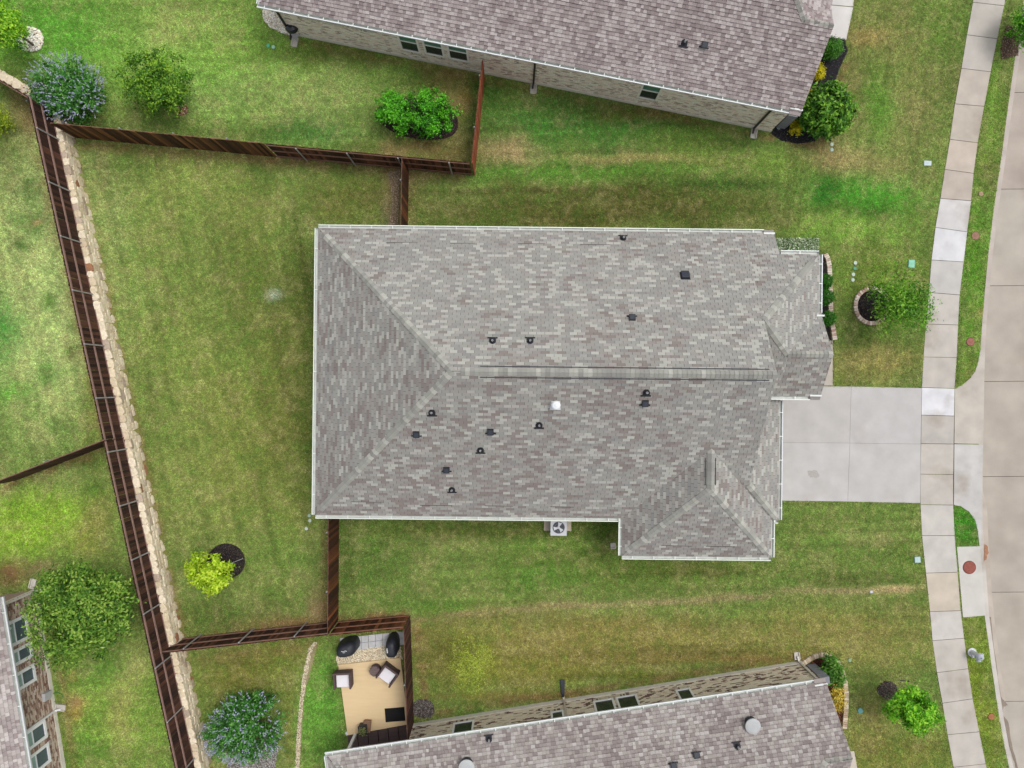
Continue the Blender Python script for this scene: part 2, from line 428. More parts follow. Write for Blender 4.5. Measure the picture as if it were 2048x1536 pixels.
# lawn sheet near the houses, with its raised western part
def lawn_sheet():
    st = 0.15
    xs = np.arange(-31, 26, st); ys = np.arange(-26, 26, st)
    X, Y = np.meshgrid(xs, ys, indexing='ij')
    z = np.where(west_mask(X, Y), WEST_Z, 0.0)
    P_x = 1024 + X * F / (H - z); P_y = 768 - Y * F / (H - z)
    z = z + (fbm(X * .9, Y * .9, 3) - .5) * 0.03
    nx, ny = X.shape
    verts = np.stack([X, Y, z], -1).reshape(-1, 3)
    idx = np.arange(nx * ny).reshape(nx, ny)
    q = np.stack([idx[:-1, :-1], idx[1:, :-1], idx[1:, 1:], idx[:-1, 1:]], -1).reshape(-1, 4)
    cx = (P_x[:-1, :-1] + P_x[1:, 1:]) / 2; cy = (P_y[:-1, :-1] + P_y[1:, 1:]) / 2
    keep = (cx < kerb_x(cy) + 3).ravel()
    q = q[keep]
    me = bpy.data.meshes.new('lawn')
    me.vertices.add(len(verts)); me.vertices.foreach_set('co', verts.astype(np.float32).ravel())
    me.loops.add(len(q) * 4); me.loops.foreach_set('vertex_index', q.astype(np.int32).ravel())
    me.polygons.add(len(q)); me.polygons.foreach_set('loop_start', np.arange(0, len(q) * 4, 4, dtype=np.int32))
    me.polygons.foreach_set('loop_total', np.full(len(q), 4, np.int32))
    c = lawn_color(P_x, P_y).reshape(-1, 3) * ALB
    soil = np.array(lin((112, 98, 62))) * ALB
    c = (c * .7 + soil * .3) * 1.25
    arr = np.ones((len(verts), 4), np.float32); arr[:, :3] = c
    at = me.attributes.new('tint', 'FLOAT_COLOR', 'POINT'); at.data.foreach_set('color', arr.ravel())
    me.update(calc_edges=True)
    me.materials.append(mat('lawn_soil', src='tint', var=.28, scale=14, detail=6, bump=.5, bscale=40, rough=.95, spec=.1))
    o = bpy.data.objects.new('lawn', me); COL.objects.link(o)
    tag(o, 'thatch and soil of the mown lawns between the houses', 'lawn', kind='structure')
lawn_sheet()

# ---- concrete
def conc(name, c, c2, var=.07):
    return mat(name, src='object', var=var, scale=1.4, detail=8, col2=alb(c2), c2lo=.56, c2hi=.78, c2scale=.55, bump=.12, bscale=60, rough=.9, spec=.2, world=True)
m_walk = conc('sidewalk_concrete', (200, 192, 182), (168, 157, 144), .14)
m_drive = conc('driveway_concrete', (203, 200, 200), (186, 180, 174), .09)
m_street = mat('street_concrete', src='object', var=.14, scale=.9, detail=9, col2=alb((166, 154, 142)), c2lo=.5, c2hi=.8, c2scale=.35, bump=.15, bscale=50, rough=.92, spec=.2, world=True)
m_joint = mat('joint_filler', alb((92, 86, 80)), var=.2, scale=10)

def slab(name, quad_px, parent, m, color, z1, z0=-.12, inset=.012):
    """a concrete panel from photo pixels on the ground; quad inset to leave a joint"""
    pts = [W(x, y, 0) for x, y in quad_px]
    n = len(pts); c = sum((Vector(p) for p in pts), Vector()) / n
    ip = []
    for i in range(n):
        a = pts[i - 1]; b_ = pts[i]; d = pts[(i + 1) % n]
        e1 = (b_ - a).normalized(); e2 = (d - b_).normalized()
        n1 = Vector((-e1.y, e1.x, 0)); n2 = Vector((-e2.y, e2.x, 0))
        if (c - b_).dot(n1 + n2) < 0: n1 = -n1; n2 = -n2
        bis = (n1 + n2)
        bis = bis / max(.3, bis.length_squared) * 2
        ip.append(b_ + bis * inset)
    # counter-clockwise
    area = sum(ip[i].x * ip[(i + 1) % n].y - ip[(i + 1) % n].x * ip[i].y for i in range(n))
    if area < 0: ip.reverse()
    mb = MB(); top = [Vector((p.x, p.y, z1)) for p in ip]
    mb.prism(top, (0, 0, z0 - z1))
    o = mb.build(name, m, parent)
    o.color = (*(v * .90 for v in color), 1)
    return o

def structure(name, label, cat):
    o = bpy.data.objects.new(name, None); COL.objects.link(o)
    return tag(o, label, cat, kind='structure')

sw = structure('sidewalk', 'pale concrete sidewalk of jointed panels curving along the street', 'sidewalk')
mb = MB()
base_l = [W(x, y, .004) for x, y in SWL]; base_r = [W(x, y, .004) for x, y in SWR]
for i in range(len(SWL) - 1):
    mb.poly([base_l[i], base_l[i + 1], base_r[i + 1], base_r[i]])
mb.build('joint_bed', m_joint, sw)
tones = {7: (216, 213, 211), 8: (226, 225, 227), 13: (228, 227, 230), 9: (205, 201, 196), 10: (206, 200, 192), 14: (196, 190, 183), 5: (203, 190, 176), 6: (196, 184, 172), 17: (208, 203, 195), 18: (206, 202, 194), 19: (212, 200, 184), 20: (209, 203, 197), 3: (205, 194, 182), 4: (201, 191, 178)}
rs = random.Random(3)
for i in range(len(SWL) - 1):
    c = tones.get(i, (203, 196, 187)); j = rs.uniform(-4, 4)
    slab('panel', [SWL[i], SWL[i + 1], SWR[i + 1], SWR[i]], sw, m_walk, alb(tuple(v + j for v in c)), .022 + rs.uniform(0, .006), z0=-.1)

# driveways
dw = structure('driveway', 'light grey concrete driveway of four panels before the middle house', 'driveway')
DRV = [(1560, 773), (1843, 775), (1840, 1006), (1560, 1001)]
mb = MB(); mb.poly([W(x, y, .005) for x, y in reversed(DRV)]); mb.build('joint_bed', m_joint, dw)
for q, c in (([(1560, 772), (1702, 773), (1699, 886), (1560, 885)], (202, 198, 194)), ([(1702, 773), (1843, 776), (1841, 888), (1699, 886)], (203, 200, 198)),
             ([(1560, 885), (1699, 886), (1695, 1003), (1560, 1001)], (205, 202, 199)), ([(1699, 886), (1841, 888), (1840, 1006), (1695, 1003)], (203, 200, 197))):
    slab('panel', q, dw, m_drive, alb(c), .026, inset=.004)
slab('walkway_panel', [(1600, 690), (1665, 680), (1665, 771), (1600, 771)], dw, m_walk, alb((200, 190, 178)), .03, inset=.004)
APR = [(1909, 778), (1925, 769), (1940, 756), (1950, 742), (1956, 722), (1959, 704), (1970, 704), (1967, 800), (1964, 952), (1963, 1060), (1962, 1091), (1958, 1091), (1956, 1064), (1950, 1042), (1938, 1024), (1922, 1013), (1904, 1010), (1905, 900), (1906, 778)]
mb = MB(); mb.poly([W(x, y, .003) for x, y in reversed(APR)]); mb.build('joint_bed', m_joint, dw)
slab('apron_panel', [(1909, 778), (1925, 769), (1940, 756), (1950, 742), (1956, 722), (1959, 704), (1970, 704), (1967, 800), (1966, 888), (1908, 887)], dw, m_walk, alb((205, 197, 186)), .018, inset=.008)
slab('apron_panel', [(1908, 888), (1966, 889), (1964, 952), (1963, 1060), (1962, 1091), (1958, 1091), (1956, 1064), (1950, 1042), (1938, 1024), (1922, 1013), (1907, 1010)], dw, m_walk, alb((206, 203, 200)), .019, inset=.008)
dn = structure('driveway', 'white concrete driveway edge beside the upper house', 'driveway')
slab('panel', [(1640, -60), (1713, -60), (1706, 14), (1640, 8)], dn, m_drive, alb((226, 222, 218)), .028, inset=.006)
slab('panel', [(1640, 9), (1706, 15), (1692, 80), (1640, 72)], dn, m_drive, alb((228, 224, 220)), .029, inset=.006)
ds = structure('driveway', 'small cream concrete driveway corner beside the lower house', 'driveway')
slab('panel', [(1660, 1500), (1708, 1502), (1716, 1545), (1720, 1600), (1660, 1600)], ds, m_drive, alb((218, 208, 194)), .028, inset=.006)
pad = structure('utility_pad', 'white concrete pad with the brown manhole lid beside the sidewalk', 'concrete pad')
slab('panel', [(1913, 1093), (1960, 1092), (1971, 1231), (1925, 1235)], pad, m_drive, alb((216, 212, 205)), .024, inset=.01)

# kerb and street
kb = structure('kerb', 'narrow pale concrete kerb between the verge and the street', 'kerb')
KW = 9
def kerb_piece(i0, i1, color):
    L_ = KERB[i0:i1 + 1]
    for a, b_ in zip(L_[:-1], L_[1:]):
        slab('kerb_stone', [a, b_, (b_[0] + KW, b_[1]), (a[0] + KW, a[1])], kb, m_walk, color, .012, z0=-.3, inset=.002)
kerb_piece(0, 9, alb((203, 192, 182)))
kerb_piece(14, 20, alb((212, 206, 198)))
kerb_piece(9, 14, alb((204, 196, 186)))
stt = structure('street', 'wide beige concrete street of large jointed panels', 'street')
JY = [-60, -5, 183, 377, 571, 763, 954, 1186, 1405, 1610]
ST_Z = -.11
mb = MB(); mb.poly([(19, -30, ST_Z - .02), (34, -30, ST_Z - .02), (34, 30, ST_Z - .02), (19, 30, ST_Z - .02)])
mb.build('joint_bed', m_joint, stt)
sc = [(194, 183, 171), (192, 182, 170), (192, 180, 169), (193, 184, 172), (191, 181, 169), (189, 179, 167), (188, 178, 166), (191, 181, 168), (193, 184, 172)]
for i in range(len(JY) - 1):
    y0, y1 = JY[i], JY[i + 1]
    lp = []
    for t in np.linspace(0, 1, 8):
        y = y0 + (y1 - y0) * t
        lp.append((float(kerb_x(y)) + KW + (10 if 1015 < y < 1420 else 1), y))
    slab('panel', lp + [(2230, y1 - 2), (2230, y0 - 2)], stt, m_street, alb(sc[i]), ST_Z, z0=-.3, inset=.012)
# gutter pan along the lower kerb
gp = [(float(kerb_x(y)) + KW + .3, y) for y in (980, 1020, 1100, 1184, 1260, 1341, 1400, 1440)] + [(float(kerb_x(y)) + KW + (3 if y in (980, 1440) else 12), y) for y in (1440, 1400, 1341, 1260, 1184, 1100, 1020, 980)]
slab('gutter_pan', gp, stt, m_walk, alb((198, 186, 174)), ST_Z + .012, z0=-.3, inset=.002)

def ragged(pts_px, z, amp=3, seed=1, n=8):
    r = random.Random(seed); o = []
    for i in range(len(pts_px)):
        a = pts_px[i]; b_ = pts_px[(i + 1) % len(pts_px)]
        for k in range(n):
            t = k / n
            o.append(W(a[0] + (b_[0] - a[0]) * t + r.uniform(-amp, amp), a[1] + (b_[1] - a[1]) * t + r.uniform(-amp, amp), z))
    return o
m_silt = mat('silt', alb((168, 122, 92)), var=.25, scale=12, world=True)
m_wet = mat('wet_concrete', alb((138, 124, 110)), var=.2, scale=5, rough=.55, spec=.4, world=True)
mb = MB(); mb.poly([Vector((p.x, p.y, .03)) for p in reversed(ragged([(1967, 1087), (1974, 1092), (1976, 1105), (1972, 1118), (1967, 1124)], 0, 1.2, 2, 4))])
tag(mb.build('silt_patch', m_silt), 'brown silt washed over the kerb beside the concrete pad', 'silt', kind='stuff')
mb = MB(); mb.poly([Vector((p.x, p.y, ST_Z + .018)) for p in reversed(ragged([(1980, 1235), (1984, 1235), (1994, 1320), (2004, 1395), (2018, 1412), (2010, 1415), (2008, 1430), (2020, 1448), (2026, 1490), (2040, 1540), (2036, 1540), (2022, 1495), (2011, 1450), (2000, 1410), (1989, 1330)], 0, 1.0, 4, 4))])
tag(mb.build('wet_gutter', m_wet), 'dark damp trail of water along the lower street kerb', 'wet trail', kind='stuff')
m_oil = mat('oil_stain', alb((178, 173, 168)), var=.1, scale=20, world=True)
mb = MB(); mb.poly([Vector((p.x, p.y, .031)) for p in reversed(ragged([(1617, 940), (1630, 940), (1640, 951), (1634, 956), (1620, 953), (1614, 946)], 0, 1.5, 5, 4))])
tag(mb.build('oil_stain', m_oil), 'small grey oil stain on the driveway', 'stain', kind='stuff')

# ================================================================ ROOFS
PITCH = 0.667
m_deck = mat('roof_deck', alb((96, 92, 90)), var=.2, scale=8)
m_sh_t = mat('shingle_granules', src='tint', var=.10, scale=90, detail=3, rough=.95, spec=.12, bump=.25, bscale=240, world=True)
m_sh_o = mat('shingle_granules_single', src='object', var=.10, scale=90, detail=3, rough=.95, spec=.12, bump=.25, bscale=240, world=True)
m_cap = mat('ridge_cap_granules', src='object', var=.10, scale=70, rough=.95, spec=.12, bump=.25, bscale=240, world=True)
m_gut = mat('gutter_paint', src='object', var=.05, scale=3, rough=.45, spec=.4)
m_gutin = mat('gutter_inside', alb((214, 218, 212)), var=.12, scale=4, rough=.5)
m_seam = mat('lifted_seam', alb((84, 80, 80)), var=.1)

def clip(poly, cv):
    """Sutherland-Hodgman, cv counter-clockwise convex"""
    o = poly
    n = len(cv)
    for i in range(n):
        ax, ay = cv[i]; bx, by = cv[(i + 1) % n]
        ex, ey = bx - ax, by - ay
        inp = o; o = []
        if not inp: return []
        px_, py_ = inp[-1]; dp = ex * (py_ - ay) - ey * (px_ - ax)
        for qx, qy in inp:
            dq = ex * (qy - ay) - ey * (qx - ax)
            if (dq >= 0) != (dp >= 0):
                t = dp / (dp - dq)
                o.append((px_ + (qx - px_) * t, py_ + (qy - py_) * t))
            if dq >= 0: o.append((qx, qy))
            px_, py_, dp = qx, qy, dq
    return o

EDGE = alb((92, 86, 86))
class Plane:
    """a roof slope: o = point on its eave, u = unit along the eave, v = unit up the slope"""
    def __init__(s, o, u, up_h, pitch=PITCH):
        s.o = Vector(o); s.u = Vector((u[0], u[1], 0)).normalized()
        h = Vector((up_h[0], up_h[1], 0)).normalized()
        s.h = h; s.m = pitch
        s.v = Vector((h.x, h.y, pitch)).normalized()
        s.n = s.u.cross(s.v)
        if s.n.z < 0:
            s.u = -s.u; s.n = s.u.cross(s.v)
    def z(s, x, y):
        return s.o.z + s.m * ((x - s.o.x) * s.h.x + (y - s.o.y) * s.h.y)
    def p(s, xy):
        return Vector((xy[0], xy[1], s.z(xy[0], xy[1])))
    def uv(s, P):
        d = P - s.o
        return (d.dot(s.u), d.dot(s.v))
    def at(s, u, v, h=0):
        return s.o + s.u * u + s.v * v + s.n * h
    def hit(s, px, py):
        return ray_plane(px, py, s.o, s.n)

class Roof:
    def __init__(s, house, style, palette, seed):
        s.house = house; s.style = style; s.pal = palette; s.rng = random.Random(seed); s.seed = seed
        s.deck = MB(); s.rest = MB(); s.full = []; s.caps = []
    def face(s, plane, xys):
        pts = [plane.p(q) for q in xys]
        cv = [plane.uv(p) for p in pts]
        area = sum(cv[i][0] * cv[(i + 1) % len(cv)][1] - cv[(i + 1) % len(cv)][0] * cv[i][1] for i in range(len(cv)))
        if area < 0: cv.reverse(); pts.reverse()
        s.deck.poly([p - plane.n * .012 for p in pts])
        us = [c[0] for c in cv]; vs_ = [c[1] for c in cv]
        ex = .127 if s.style == 'tab' else .143
        k0 = int(math.floor(min(vs_) / ex)); k1 = int(math.ceil(max(vs_) / ex))
        r = s.rng
        th = .012 if s.style == 'tab' else .030
        for k in range(k0, k1):
            v0 = k * ex; v1 = v0 + ex
            u = min(us) - .4
            if s.style == 'tab':
                u = math.floor(u / .305) * .305 + (.1525 if k % 2 else 0) + .02 * math.sin(k * 1.7)
            row_r = random.Random(s.seed * 1000 + k)
            while u < max(us):
                if s.style == 'tab':
                    wd = .305; gap = .013
                else:
                    wd = row_r.choice((.12, .15, .17, .20)); gap = .004
                a, b_ = u + gap / 2, u + wd - gap / 2
                u += wd
                cpt = plane.at((a + b_) / 2, v0 + ex / 2)
                cx, cy = PX(cpt.x, cpt.y, cpt.z)
                if not (-90 < cx < 2140 and -90 < cy < 1626): continue
                q = [(a, v0), (b_, v0), (b_, v1), (a, v1)]
                cq = clip(q, cv)
                if len(cq) < 3: continue
                col = s.color(cpt, plane)
                lift = 0.0 if s.style == 'tab' else row_r.choice((0, .004, .012))
                if cq == q or (len(cq) == 4 and abs(cq[0][0] - a) + abs(cq[2][0] - b_) + abs(cq[0][1] - v0) + abs(cq[2][1] - v1) < 1e-6):
                    s.full.append((plane, a, b_, v0, ex, th, lift, col, (cpt - Vector((0, 0, H))).length, cx, cy))
                else:
                    s.slate(plane, cq, v0, ex, th, lift, col)
    def slate(s, plane, cq, v0, ex, th, lift, col):
        top = [plane.at(x, y, .003 + lift + th * (1 - (y - v0) / ex)) for x, y in cq]
        s.rest.prism(top, plane.n * -(.012 + lift), col, bottom=False, side=EDGE)
    def color(s, p, plane):
        return s.pal(p, s.rng, plane)
    def cap_line(s, a, b_, n1, n2, ex=.17, wd=.15, col=None):
        """bent caps along a ridge or hip from low a to high b_"""
        a = Vector(a); b_ = Vector(b_); d = b_ - a; L_ = d.length; d.normalize()
        k = int(L_ / ex)
        for i in range(k):
            s.caps.append((a + d * (i + .5) * L_ / k, d, n1, n2, L_ / k, wd))
    def finish(s, nsingle=300):
        root = s.deck.build('roof', m_deck, s.house, keep=True)
        vis = [f for f in s.full if 0 < f[9] < 2048 and 0 < f[10] < 1536]
        vis.sort(key=lambda f: f[8])
        ids = set(id(f) for f in vis[:nsingle])
        ref = {}
        for f in s.full:
            plane, a, b_, v0, ex, th, lift, col = f[:8]
            if id(f) in ids:
                key = (s.style, lift)
                if key not in ref:
                    mb = MB()
                    top = [Vector((x, y, .003 + lift + th * (1 - y))) for x, y in ((-.5, 0), (.5, 0), (.5, 1), (-.5, 1))]
                    mb.prism(top, (0, 0, -(.010 + lift)))
                    me = mb.mesh('shingle'); me.materials.append(m_sh_o); ref[key] = me
                o0 = plane.at((a + b_) / 2, v0)
                M = Matrix((( plane.u.x * (b_ - a), plane.v.x * ex, plane.n.x, o0.x), (plane.u.y * (b_ - a), plane.v.y * ex, plane.n.y, o0.y),
                            (plane.u.z * (b_ - a), plane.v.z * ex, plane.n.z, o0.z), (0, 0, 0, 1)))
                inst('shingle', ref[key], M, root, col, keep=True)
            else:
                s.slate(plane, [(a, v0), (b_, v0), (b_, v0 + ex), (a, v0 + ex)], v0, ex, th, lift, col)
        o = s.rest.build('shingles', m_sh_t, root, keep=True)
        o['kind'] = 'stuff'
        # caps
        cm = {}
        for c, d, n1, n2, L_, wd in s.caps:
            key = (round(d.z, 2), round(n1.dot(n2), 2), round(L_, 3))
            up = (n1 + n2).normalized()
            side = d.cross(up).normalized()
            if n1.dot(side) < 0: n1, n2 = n2, n1
            if key not in cm:
                s1 = d.cross(n1); s1 = s1 if s1.dot(side) > 0 else -s1
                s2 = d.cross(n2); s2 = s2 if s2.dot(side) < 0 else -s2
                def loc(v): return Vector((v.dot(side), v.dot(d), v.dot(up)))
                l1, l2 = loc(s1), loc(s2)
                mb = MB()
                hl = L_ * .5
                lo, hi = .046, .026
                ridge_lo = Vector((0, -hl * 1.0, lo + .006)); ridge_hi = Vector((0, hl * 1.02, hi + .004))
                for l in (l1, l2):
                    e_lo = Vector((0, -hl, lo)) + l * wd; e_hi = Vector((0, hl * 1.02, hi)) + l * wd
                    m_lo = Vector((0, -hl, lo + .002)) + l * wd * .25; m_hi = Vector((0, hl * 1.02, hi + .002)) + l * wd * .25
                    for q in ([ridge_lo, m_lo, m_hi, ridge_hi], [m_lo, e_lo, e_hi, m_hi]):
                        mb.poly(q)
                    dn = Vector((0, 0, -.016))
                    mb.poly([e_lo, e_lo + dn, e_hi + dn, e_hi])
                    mb.poly([ridge_lo, ridge_lo + dn, m_lo + dn, m_lo]); mb.poly([m_lo, m_lo + dn, e_lo + dn, e_lo])
                me = mb.mesh('ridge_cap'); me.materials.append(m_cap); cm[key] = me
            M = Matrix(((side.x, d.x, up.x, c.x), (side.y, d.y, up.y, c.y), (side.z, d.z, up.z, c.z), (0, 0, 0, 1)))
            r = s.rng.random()
            t = s.rng.uniform(-6, 6)
            base = (184, 183, 174) if r > .78 else ((164, 164, 156) if r > .3 else (154, 153, 147))
            if s.style != 'tab': base = tuple(v - 14 for v in base)
            inst('ridge_cap', cm[key], M, root, alb(tuple(v + t for v in base)), keep=True)
        s.root = root
        return root

def seams(roof, plane, items):
    """thin dark lifted edges running along a course: (px0, py0, px1, py1)"""
    for a, b_, c, d in items:
        p = plane.hit(a, b_); q = plane.hit(c, d)
        mb = MB(); mb.tube(p + plane.n * .016, q + plane.n * .016, .014, .010, 4)
        mb.build('lifted_seam', m_seam, roof.root, keep=True)

def gutter(house, a, b_, outn, name='gutter', color=(238, 244, 232), strap=.85, wd=.155, hang=True):
    """box gutter from a to b_ (points on the roof edge), outn = outward horizontal normal"""
    a = Vector(a); b_ = Vector(b_); n = Vector((outn[0], outn[1], 0)).normalized()
    zt = Vector((0, 0, 1))
    prof_o = [(0.0, -.005), (0.0, -.115), (wd - .02, -.115), (wd, -.03), (wd, .0)]
    prof_i = [(.008, -.005), (.008, -.107), (wd - .040, -.107), (wd - .036, -.03), (wd - .036, .0)]
    mb = MB()
    def P(base, q): return base + n * q[0] + zt * q[1]
    col = (.5, .5, .5)
    for k in range(4):
        mb.poly([P(a, prof_o[k]), P(b_, prof_o[k]), P(b_, prof_o[k + 1]), P(a, prof_o[k + 1])], mi=0)
        mb.poly([P(a, prof_i[k]), P(b_, prof_i[k]), P(b_, prof_i[k + 1]), P(a, prof_i[k + 1])], mi=1)
    mb.poly([P(a, prof_o[4]), P(b_, prof_o[4]), P(b_, prof_i[4]), P(a, prof_i[4])], mi=0)
    mb.poly([P(a, prof_o[0]), P(b_, prof_o[0]), P(b_, prof_i[0]), P(a, prof_i[0])], mi=0)
    for e in (a, b_):
        mb.poly([P(e, q) for q in prof_o], mi=0)
    g_ = mb.build(name, [m_gut, m_gutin], house, keep=True)
    g_.color = (*alb(color), 1)
    if hang:
        d = (b_ - a); L_ = d.length; d.normalize()
        k = max(1, int(L_ / strap))
        hm = MB(); hm.box((wd / 2, 0, -.004), (wd - .012, .035, .010))
        me = hm.mesh('hanger'); me.materials.append(m_gut)
        for i in range(k):
            c = a + d * (L_ * (i + .5) / k) + zt * .006
            M = Matrix(((n.x, d.x, 0, c.x), (n.y, d.y, 0, c.y), (0, 0, 1, c.z), (0, 0, 0, 1)))
            inst('hanger', me, M, g_, alb((240, 244, 238)), keep=True)
    return g_

# ---- roof fittings (parts of the house they sit on)
m_blk = mat('black_plastic', alb((42, 44, 50)), var=.15, scale=12, rough=.55)
m_blk2 = mat('black_metal', alb((56, 60, 70)), var=.15, scale=12, rough=.5)
m_pipe = mat('pipe_grey', alb((190, 190, 192)), var=.1, rough=.5)
m_white = mat('white_paint', alb((236, 238, 240)), var=.05, rough=.4)
m_galv = mat('galvanised', alb((226, 230, 235)), var=.12, scale=14, rough=.45, spec=.5)
m_dome = mat('grey_dome', alb((186, 188, 188)), var=.08, scale=5, rough=.5)

VENT_LIFT = [0.0]
def roof_frame(plane, px, py, flip=1):
    p = plane.hit(px, py)
    u, v, n = plane.u, plane.v, plane.n
    p = p + n * VENT_LIFT[0]
    return Matrix(((u.x, v.x, n.x, p.x), (u.y, v.y, n.y, p.y), (u.z, v.z, n.z, p.z), (0, 0, 0, 1)))
def boot(house, plane, px, py):
    M = roof_frame(plane, px, py)
    mb = MB()
    pts = [Vector((-.17, -.12, .03)), Vector((.17, -.12, .03)), Vector((.17, -.07, .03))]
    arc = [Vector((.13 * math.cos(t), .04 + .13 * math.sin(t), .03)) for t in np.linspace(0, math.pi, 9)]
    pts = [Vector((-.19, -.14, .034)), Vector((.19, -.14, .034)), Vector((.19, -.09, .034)), Vector((.125, -.09, .034))] + arc + [Vector((-.125, -.09, .034)), Vector((-.19, -.09, .034))]
    mb.prism([M @ p for p in pts], plane.n * -.03)
    up = (M.to_3x3().inverted() @ Vector((0, 0, 1))).normalized()
    c0 = Vector((0, .03, .03))
    mb.tube(M @ c0, M @ (c0 + up * .09), .085, .05, 14)
    v_ = mb.build('plumbing_vent', m_blk, house, keep=True)
    mb = MB(); mb.tube(M @ (c0 + up * .06), M @ (c0 + up * .26), .036, .036, 12); mb.tube(M @ (c0 + up * .262), M @ (c0 + up * .266), .022, .022, 10, mi=1)
    mb.build('pipe', [m_pipe, m_blk], v_, keep=True)
def box_vent(house, plane, px, py, sz=.24, big=False):
    M = roof_frame(plane, px, py)
    mb = MB()
    if not big:
        mb.prism([M @ Vector(p) for p in ((-.20, -.13, .034), (.20, -.13, .034), (.20, -.08, .034), (-.20, -.08, .034))], plane.n * -.03)
        top = [M @ Vector(p) for p in ((-sz / 2, -.10, .15), (sz / 2, -.10, .15), (sz / 2, .12, .08), (-sz / 2, .12, .08))]
        bot = [M @ Vector(p) for p in ((-sz / 2, -.10, .02), (sz / 2, -.10, .02), (sz / 2, .12, .02), (-sz / 2, .12, .02))]
        k = len(mb.v); mb.v += [tuple(p) for p in top + bot]
        for f in ((0, 1, 2, 3), (0, 4, 5, 1), (1, 5, 6, 2), (2, 6, 7, 3), (3, 7, 4, 0)):
            mb.f.append(tuple(k + i for i in f)); mb.c.append((.5,) * 3); mb.mi.append(0)
        v_ = mb.build('box_vent', m_blk, house, keep=True)
        mb = MB(); mb.prism([M @ Vector(p) for p in ((-sz / 2 + .035, -.075, .148), (sz / 2 - .035, -.075, .148), (sz / 2 - .035, .09, .096), (-sz / 2 + .035, .09, .096))], plane.n * -.02)
        mb.build('hood', m_blk2, v_, keep=True)
    else:
        mb.prism([M @ Vector(p) for p in ((-.19, -.19, .03), (.19, -.19, .03), (.19, .19, .03), (-.19, .19, .03))], plane.n * -.025)
        v_ = mb.build('box_vent', m_blk, house, keep=True)
        mb = MB(); mb.prism([M @ Vector(p) for p in ((-.16, -.18, .13), (.16, -.18, .13), (.16, .17, .13), (-.16, .17, .13))], plane.n * -.1)
        mb.build('hood', m_blk2, v_, keep=True, bevel=.02)
def white_cap(house, plane, px, py):
    M = roof_frame(plane, px, py); p = plane.hit(px, py)
    mb = MB(); mb.prism([M @ Vector(q) for q in ((-.2, -.2, .03), (.2, -.2, .03), (.16, .18, .03), (-.16, .18, .03))], plane.n * -.025)
    v_ = mb.build('flue_vent', m_galv, house, keep=True)
    mb = MB(); T = Matrix.Translation(p)
    mb.lathe([(.10, 0), (.10, .28), (.07, .30), (.07, .36)], 18, T)
    mb.build('pipe', m_galv, v_, keep=True)
    mb = MB(); mb.lathe([(.16, .36), (.165, .375), (.13, .41), (.03, .44)], 22, T)
    mb.build('cap', m_white, v_, keep=True)
def dome_vent(house, plane, px, py, r=.32):
    p = plane.hit(px, py); T = Matrix.Translation(p)
    mb = MB(); mb.lathe([(r * .8, -.1), (r * .8, .22)], 24, T)
    v_ = mb.build('turbine_vent', m_blk2, house, keep=True)
    mb = MB(); mb.lathe([(r * .98, .22), (r, .235), (r * .97, .26), (r * .7, .285), (r * .2, .295)], 32, T)
    mb.build('dome', m_dome, v_, keep=True, smooth=False)

# ================================================================ WALLS, WINDOWS
m_core = mat('mortar', alb((226, 214, 200)), var=.12, scale=20)
m_brick = mat('brick_faces', src='tint', var=.18, scale=30, rough=.9, bump=.3, bscale=120, world=True)
m_found = mat('foundation', alb((234, 228, 214)), var=.12, scale=4, bump=.15, bscale=30)
m_frame = mat('window_frame', src='object', var=.04, rough=.45)
m_glass_d = mat('glass_dark', alb((40, 52, 56)), var=.15, scale=3, rough=.12, spec=.6)
m_glass_g = mat('glass_green', alb((84, 132, 116)), var=.12, scale=3, rough=.15, spec=.6)
m_glass_b = mat('glass_pale', alb((160, 186, 182)), var=.1, scale=3, rough=.15, spec=.6)

